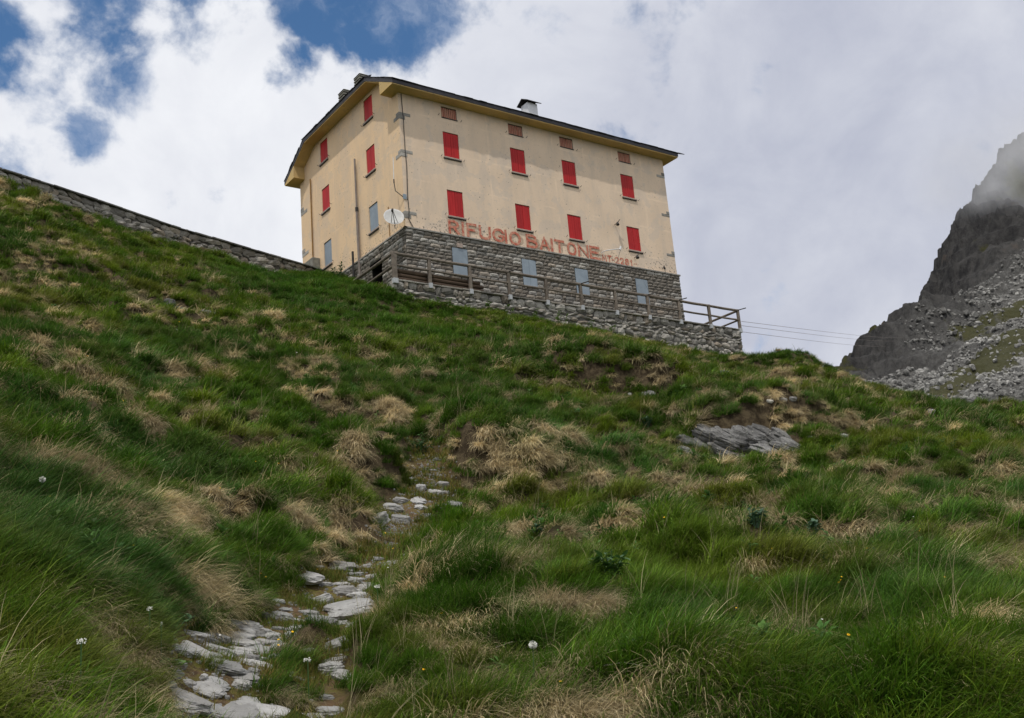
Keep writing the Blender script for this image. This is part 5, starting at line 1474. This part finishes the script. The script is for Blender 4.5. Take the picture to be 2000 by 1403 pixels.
# ------------------------------------------------------------------ leafy plants and flowers
def leafy(u, v, wpx, nleaf, leaf, label, m='leaf', hfac=.7, name='leafy_plant', group=None, at=None):
    P, dist = on_hill(u, v) if at is None else at
    w = wpx * dist / FPX; P = np.array(P) + np.array([0, 0, .05]); t = thing(name, tuple(P), label, 'plant', group); ROCKS.append((P[0], P[1], w * .42))
    bm = bmesh.new(); sb = bmesh.new()
    for s in range(max(4, nleaf // 9)):
        a = random.uniform(0, 6.283); r = random.uniform(.1, .5) * w; tip = Vector((P[0] + math.cos(a) * r, P[1] + math.sin(a) * r, P[2] + random.uniform(.35, 1) * w * hfac)); b0 = Vector((P[0] + math.cos(a) * r * .25, P[1] + math.sin(a) * r * .25, P[2] - .06))
        mid = b0.lerp(tip, .55) + Vector((0, 0, .08 * w)); tube(sb, [b0, mid, tip], .004 + .006 * w, 5, .003)
        for k in range(9):
            q = random.uniform(.3, 1.0); p = b0.lerp(mid, q / .55) if q < .55 else mid.lerp(tip, (q - .55) / .45)
            la = random.uniform(0, 6.283); L = leaf * random.uniform(.6, 1.25); el = random.uniform(-.35, .75)
            d = Vector((math.cos(la) * math.cos(el), math.sin(la) * math.cos(el), math.sin(el))); s_ = d.cross(Vector((0, 0, 1))).normalized(); up = s_.cross(d)
            W2 = L * .26; vs = [bm.verts.new(c) for c in (p, p + d * L * .4 + s_ * W2 + up * L * .05, p + d * L * .4 - s_ * W2 + up * L * .05, p + d * L * .5 - up * L * .02, p + d * L * .78 + s_ * W2 * .6, p + d * L * .78 - s_ * W2 * .6, p + d * L - up * L * .12)]
            for f in ((0, 3, 1), (0, 2, 3), (1, 3, 4), (3, 2, 5), (3, 6, 4), (3, 5, 6)): bm.faces.new([vs[i] for i in f])
    o = obj('leaves', bm, M[m], t); o['kind'] = 'stuff'; obj('stems', sb, M[m], t)
    return t


leafy(820, 888, 50, 150, .07, 'dark green leafy bush above the gravel of the path', hfac=.62, name='leafy_bush')
leafy(1190, 1140, 84, 130, .10, 'dark broad leaved plant among the straw tufts in the foreground grass')
leafy(1475, 1030, 66, 80, .08, 'blue-green leafy plant, left of two in the right-hand grass', 'leafblue', .4)
leafy(1588, 1050, 56, 70, .08, 'blue-green leafy plant, right of two in the right-hand grass', 'leafblue', .4)
leafy(1060, 1055, 50, 60, .07, 'small blue-green plant in the grass above the dark broad leaved plant', 'leafblue', .45)
leafy(1800, 1145, 40, 50, .06, 'small blue-green plant in the grass near the right edge', 'leafblue', .45)
leafy(1520, 915, 36, 60, .07, 'bright leafy plant on the turf below the rock outcrop', 'leaflight', .5)
leafy(1265, 835, 40, 60, .09, 'dark leafy plant in the turf left of the rock outcrop', 'leafblue', .4)
leafy(690, 538, 46, 110, .16, 'leafy green bush at the foot of the mast beside the hut', 'leaf', .75, name='leafy_bush', at=(np.array([-.9, 4.9, -.95]), 47.5))
leafy(330, 1235, 90, 160, .06, 'low patch of small leaved plants left of the path stones', 'leaf', .25)
leafy(320, 1330, 100, 160, .055, 'low patch of small leaved plants at the lower left of the path', 'leaflight', .22)
for i, (x, y, w) in enumerate(((-.9, -1.6, .5), (.6, -1.75, .6), (2.9, -1.75, .8), (3.6, -1.8, .6), (5.2, -1.8, .8), (6.6, -1.75, .9), (8.3, -1.8, .7), (9.4, -1.75, .8), (11.2, -1.8, .6))):
    leafy(0, 0, w / 46 * FPX, 50, .15, 'leafy weed clump growing at the foot of the terrace wall', 'leaflight', .75, name='weed_clump', group='weeds along the terrace wall', at=(np.array([x, y, float(hill(np.array([x]), np.array([y]))[0])]), 46))

fl = bmesh.new()
for k in range(10):
    a = k * .6283; vs = [fl.verts.new(p) for p in ((0, 0, .0), (math.cos(a - .25) * .75, math.sin(a - .25) * .75, .12), (math.cos(a) * 1.0, math.sin(a) * 1.0, .1), (math.cos(a + .25) * .75, math.sin(a + .25) * .75, .12))]; fl.faces.new(vs)
nh = len(fl.faces)
for a in (0.0, 2.1, 4.2):       # thin stalk under the head
    q = (math.cos(a) * .10, math.sin(a) * .10); r_ = (math.cos(a + 2.1) * .10, math.sin(a + 2.1) * .10)
    fl.faces.new([fl.verts.new(p) for p in ((q[0], q[1], 0), (r_[0], r_[1], 0), (r_[0], r_[1] - 2.0, -15), (q[0], q[1] - 2.0, -15))])
fl.faces.ensure_lookup_table()
for f_ in fl.faces[nh:]: f_.material_index = 1
ym = bpy.data.meshes.new('yellow_flower'); fl.to_mesh(ym); ym.materials.append(M['yellow']); ym.materials.append(M['leaf']); wm_ = bpy.data.meshes.new('white_flower'); fl.to_mesh(wm_); fl.free(); wm_.materials.append(M['petal']); wm_.materials.append(M['leaf'])


def flower(me, u, v, size, label, group, h=.3):
    P, dist = on_hill(u, v); o = bpy.data.objects.new(me.name, me); link(o)
    nrm = (Vector(tuple(hill_normal(np.array([P[0]]), np.array([P[1]]))[0])) + Vector((random.uniform(-.5, .5), random.uniform(-.5, .5), .3)) - Vector(tuple(sightdir(u, v))) * .6).normalized()
    o.matrix_basis = Matrix.Translation(Vector(P) + Vector((0, 0, h))) @ Vector((0, 0, 1)).rotation_difference(nrm).to_matrix().to_4x4() @ Matrix.Scale(size, 4)
    meta(o, label, 'flower', group)


YF = [(105, 672), (115, 670), (101, 678), (118, 674), (170, 720), (350, 640), (352, 730), (425, 715), (240, 815), (95, 862), (500, 940), (660, 905), (545, 940), (785, 938), (788, 933), (797, 930), (672, 1000), (700, 1022), (755, 1085), (770, 1115), (500, 1155), (510, 1160), (494, 1152), (520, 1164), (545, 1295), (573, 1297), (545, 1303), (830, 1350), (1300, 1055), (1303, 1060), (1298, 1058), (1515, 1120), (1700, 1115), (1650, 1180), (1648, 1197), (1660, 1200), (1654, 1192), (1800, 1062), (1822, 1058), (1805, 1076), (1360, 1248), (1448, 1262), (1670, 1320), (1403, 1197), (1540, 1126), (1855, 1180), (1900, 965), (1785, 985), (260, 1125), (95, 1025), (430, 990), (620, 1140), (865, 1240), (1100, 1385)]
for u, v in YF: flower(ym, u, v, random.uniform(.006, .011) * (1 + max(0, 1000 - v) / 400), 'tiny yellow flower head among the grass blades', 'yellow wildflowers dotted over the slope', random.uniform(.12, .26))
WF = [(1075, 690), (580, 700), (215, 710), (390, 750), (520, 838), (640, 820), (905, 1022), (760, 1150), (712, 1235), (340, 880), (330, 1145), (60, 1290), (1725, 1090), (1790, 1043), (1610, 1240), (1235, 590), (835, 632), (1180, 640), (1290, 655), (1500, 708), (560, 560), (585, 575), (345, 655), (500, 660), (430, 1290), (360, 1195)]
for u, v in WF: flower(wm_, u, v, random.uniform(.006, .011) * (1 + max(0, 1000 - v) / 400), 'tiny white flower head among the grass blades', 'white wildflowers dotted over the slope', random.uniform(.1, .22))


def umbel(u, v, wpx, label, h=.28):
    P, dist = on_hill(u, v + 6); w = wpx * .55 * dist / FPX; t = thing('white_umbel', tuple(P), label, 'flower'); top = Vector(P) + Vector((0, 0, h)); bm = bmesh.new()
    for k in range(26):
        a = random.uniform(0, 6.283); r = math.sqrt(random.random()) * w * .5; c = top + Vector((math.cos(a) * r, math.sin(a) * r, random.uniform(-.01, .012))); bmesh.ops.create_icosphere(bm, subdivisions=1, radius=w * .085, matrix=Matrix.Translation(c))
    obj('florets', bm, M['petal'], t); obj('stem', tubeb([Vector(P), top], .004, 5), M['leaf'], t)


umbel(292, 1285, 20, 'white flower umbel in the grass left of the lone grey stone'); umbel(156, 1380, 30, 'white flower umbel near the bottom left corner'); umbel(315, 1315, 9, 'small upright white flower left of the lower path'); umbel(604, 1378, 26, 'white flower umbel at the path bottom beside the grass mound'); umbel(740, 1210, 20, 'white flower umbel at the right of the largest path slab')
for u, v, lab in ((75, 1006, 'fluffy dandelion clock in the dark grass at the left edge'), (1045, 1364, 'fluffy dandelion clock at the bottom centre of the grass')):
    P, dist = on_hill(u, v + 10); t = thing('dandelion_clock', tuple(P), lab, 'flower'); top = Vector(P) + Vector((.02, 0, .33)); bm = bmesh.new()
    for k in range(160):
        d = Vector((random.gauss(0, 1), random.gauss(0, 1), random.gauss(0, 1))).normalized(); s = d.orthogonal().normalized() * .0012; vs = [bm.verts.new(p) for p in (top + s, top - s, top + d * .026 - s * 2.5, top + d * .026 + s * 2.5)]; bm.faces.new(vs)
    obj('seed_head', bm, M['petal'], t); obj('stem', tubeb([Vector(P), top], .003, 5), M['leaf'], t)
# pale bents standing above the turf
bm = bmesh.new()
for (u0, v0, u1, v1) in ((-30, 1040, 116, 974), (-30, 1146, 48, 1096), (938, 1288, 1002, 1253), (1638, 1405, 1672, 1358), (158, 1240, 176, 1176), (178, 1225, 208, 1197), (395, 930, 440, 860), (1180, 1300, 1262, 1302), (1010, 1345, 1050, 1372), (480, 1000, 520, 905), (1395, 1280, 1440, 1320), (40, 1290, 145, 1300), (1300, 1395, 1318, 1345)):
    P, dist = on_hill((u0 + u1) / 2, (v0 + v1) / 2 + 8); dist = max(3, dist - .15)
    a, b = Vector(sight(u0, v0, dist + .05)), Vector(sight(u1, v1, dist - .12)); mid = (a + b) / 2 + Vector((0, 0, .02)); tube(bm, [a, mid, b], .0028, 4, .0016)
o = obj('dry_bents', bm, simple('pale_bent', (.34, .32, .24), (.26, .25, .18), 9, .7)); meta(o, kind='stuff', label='long pale grass stalks leaning over the turf')
build_grass()
build_herbs()
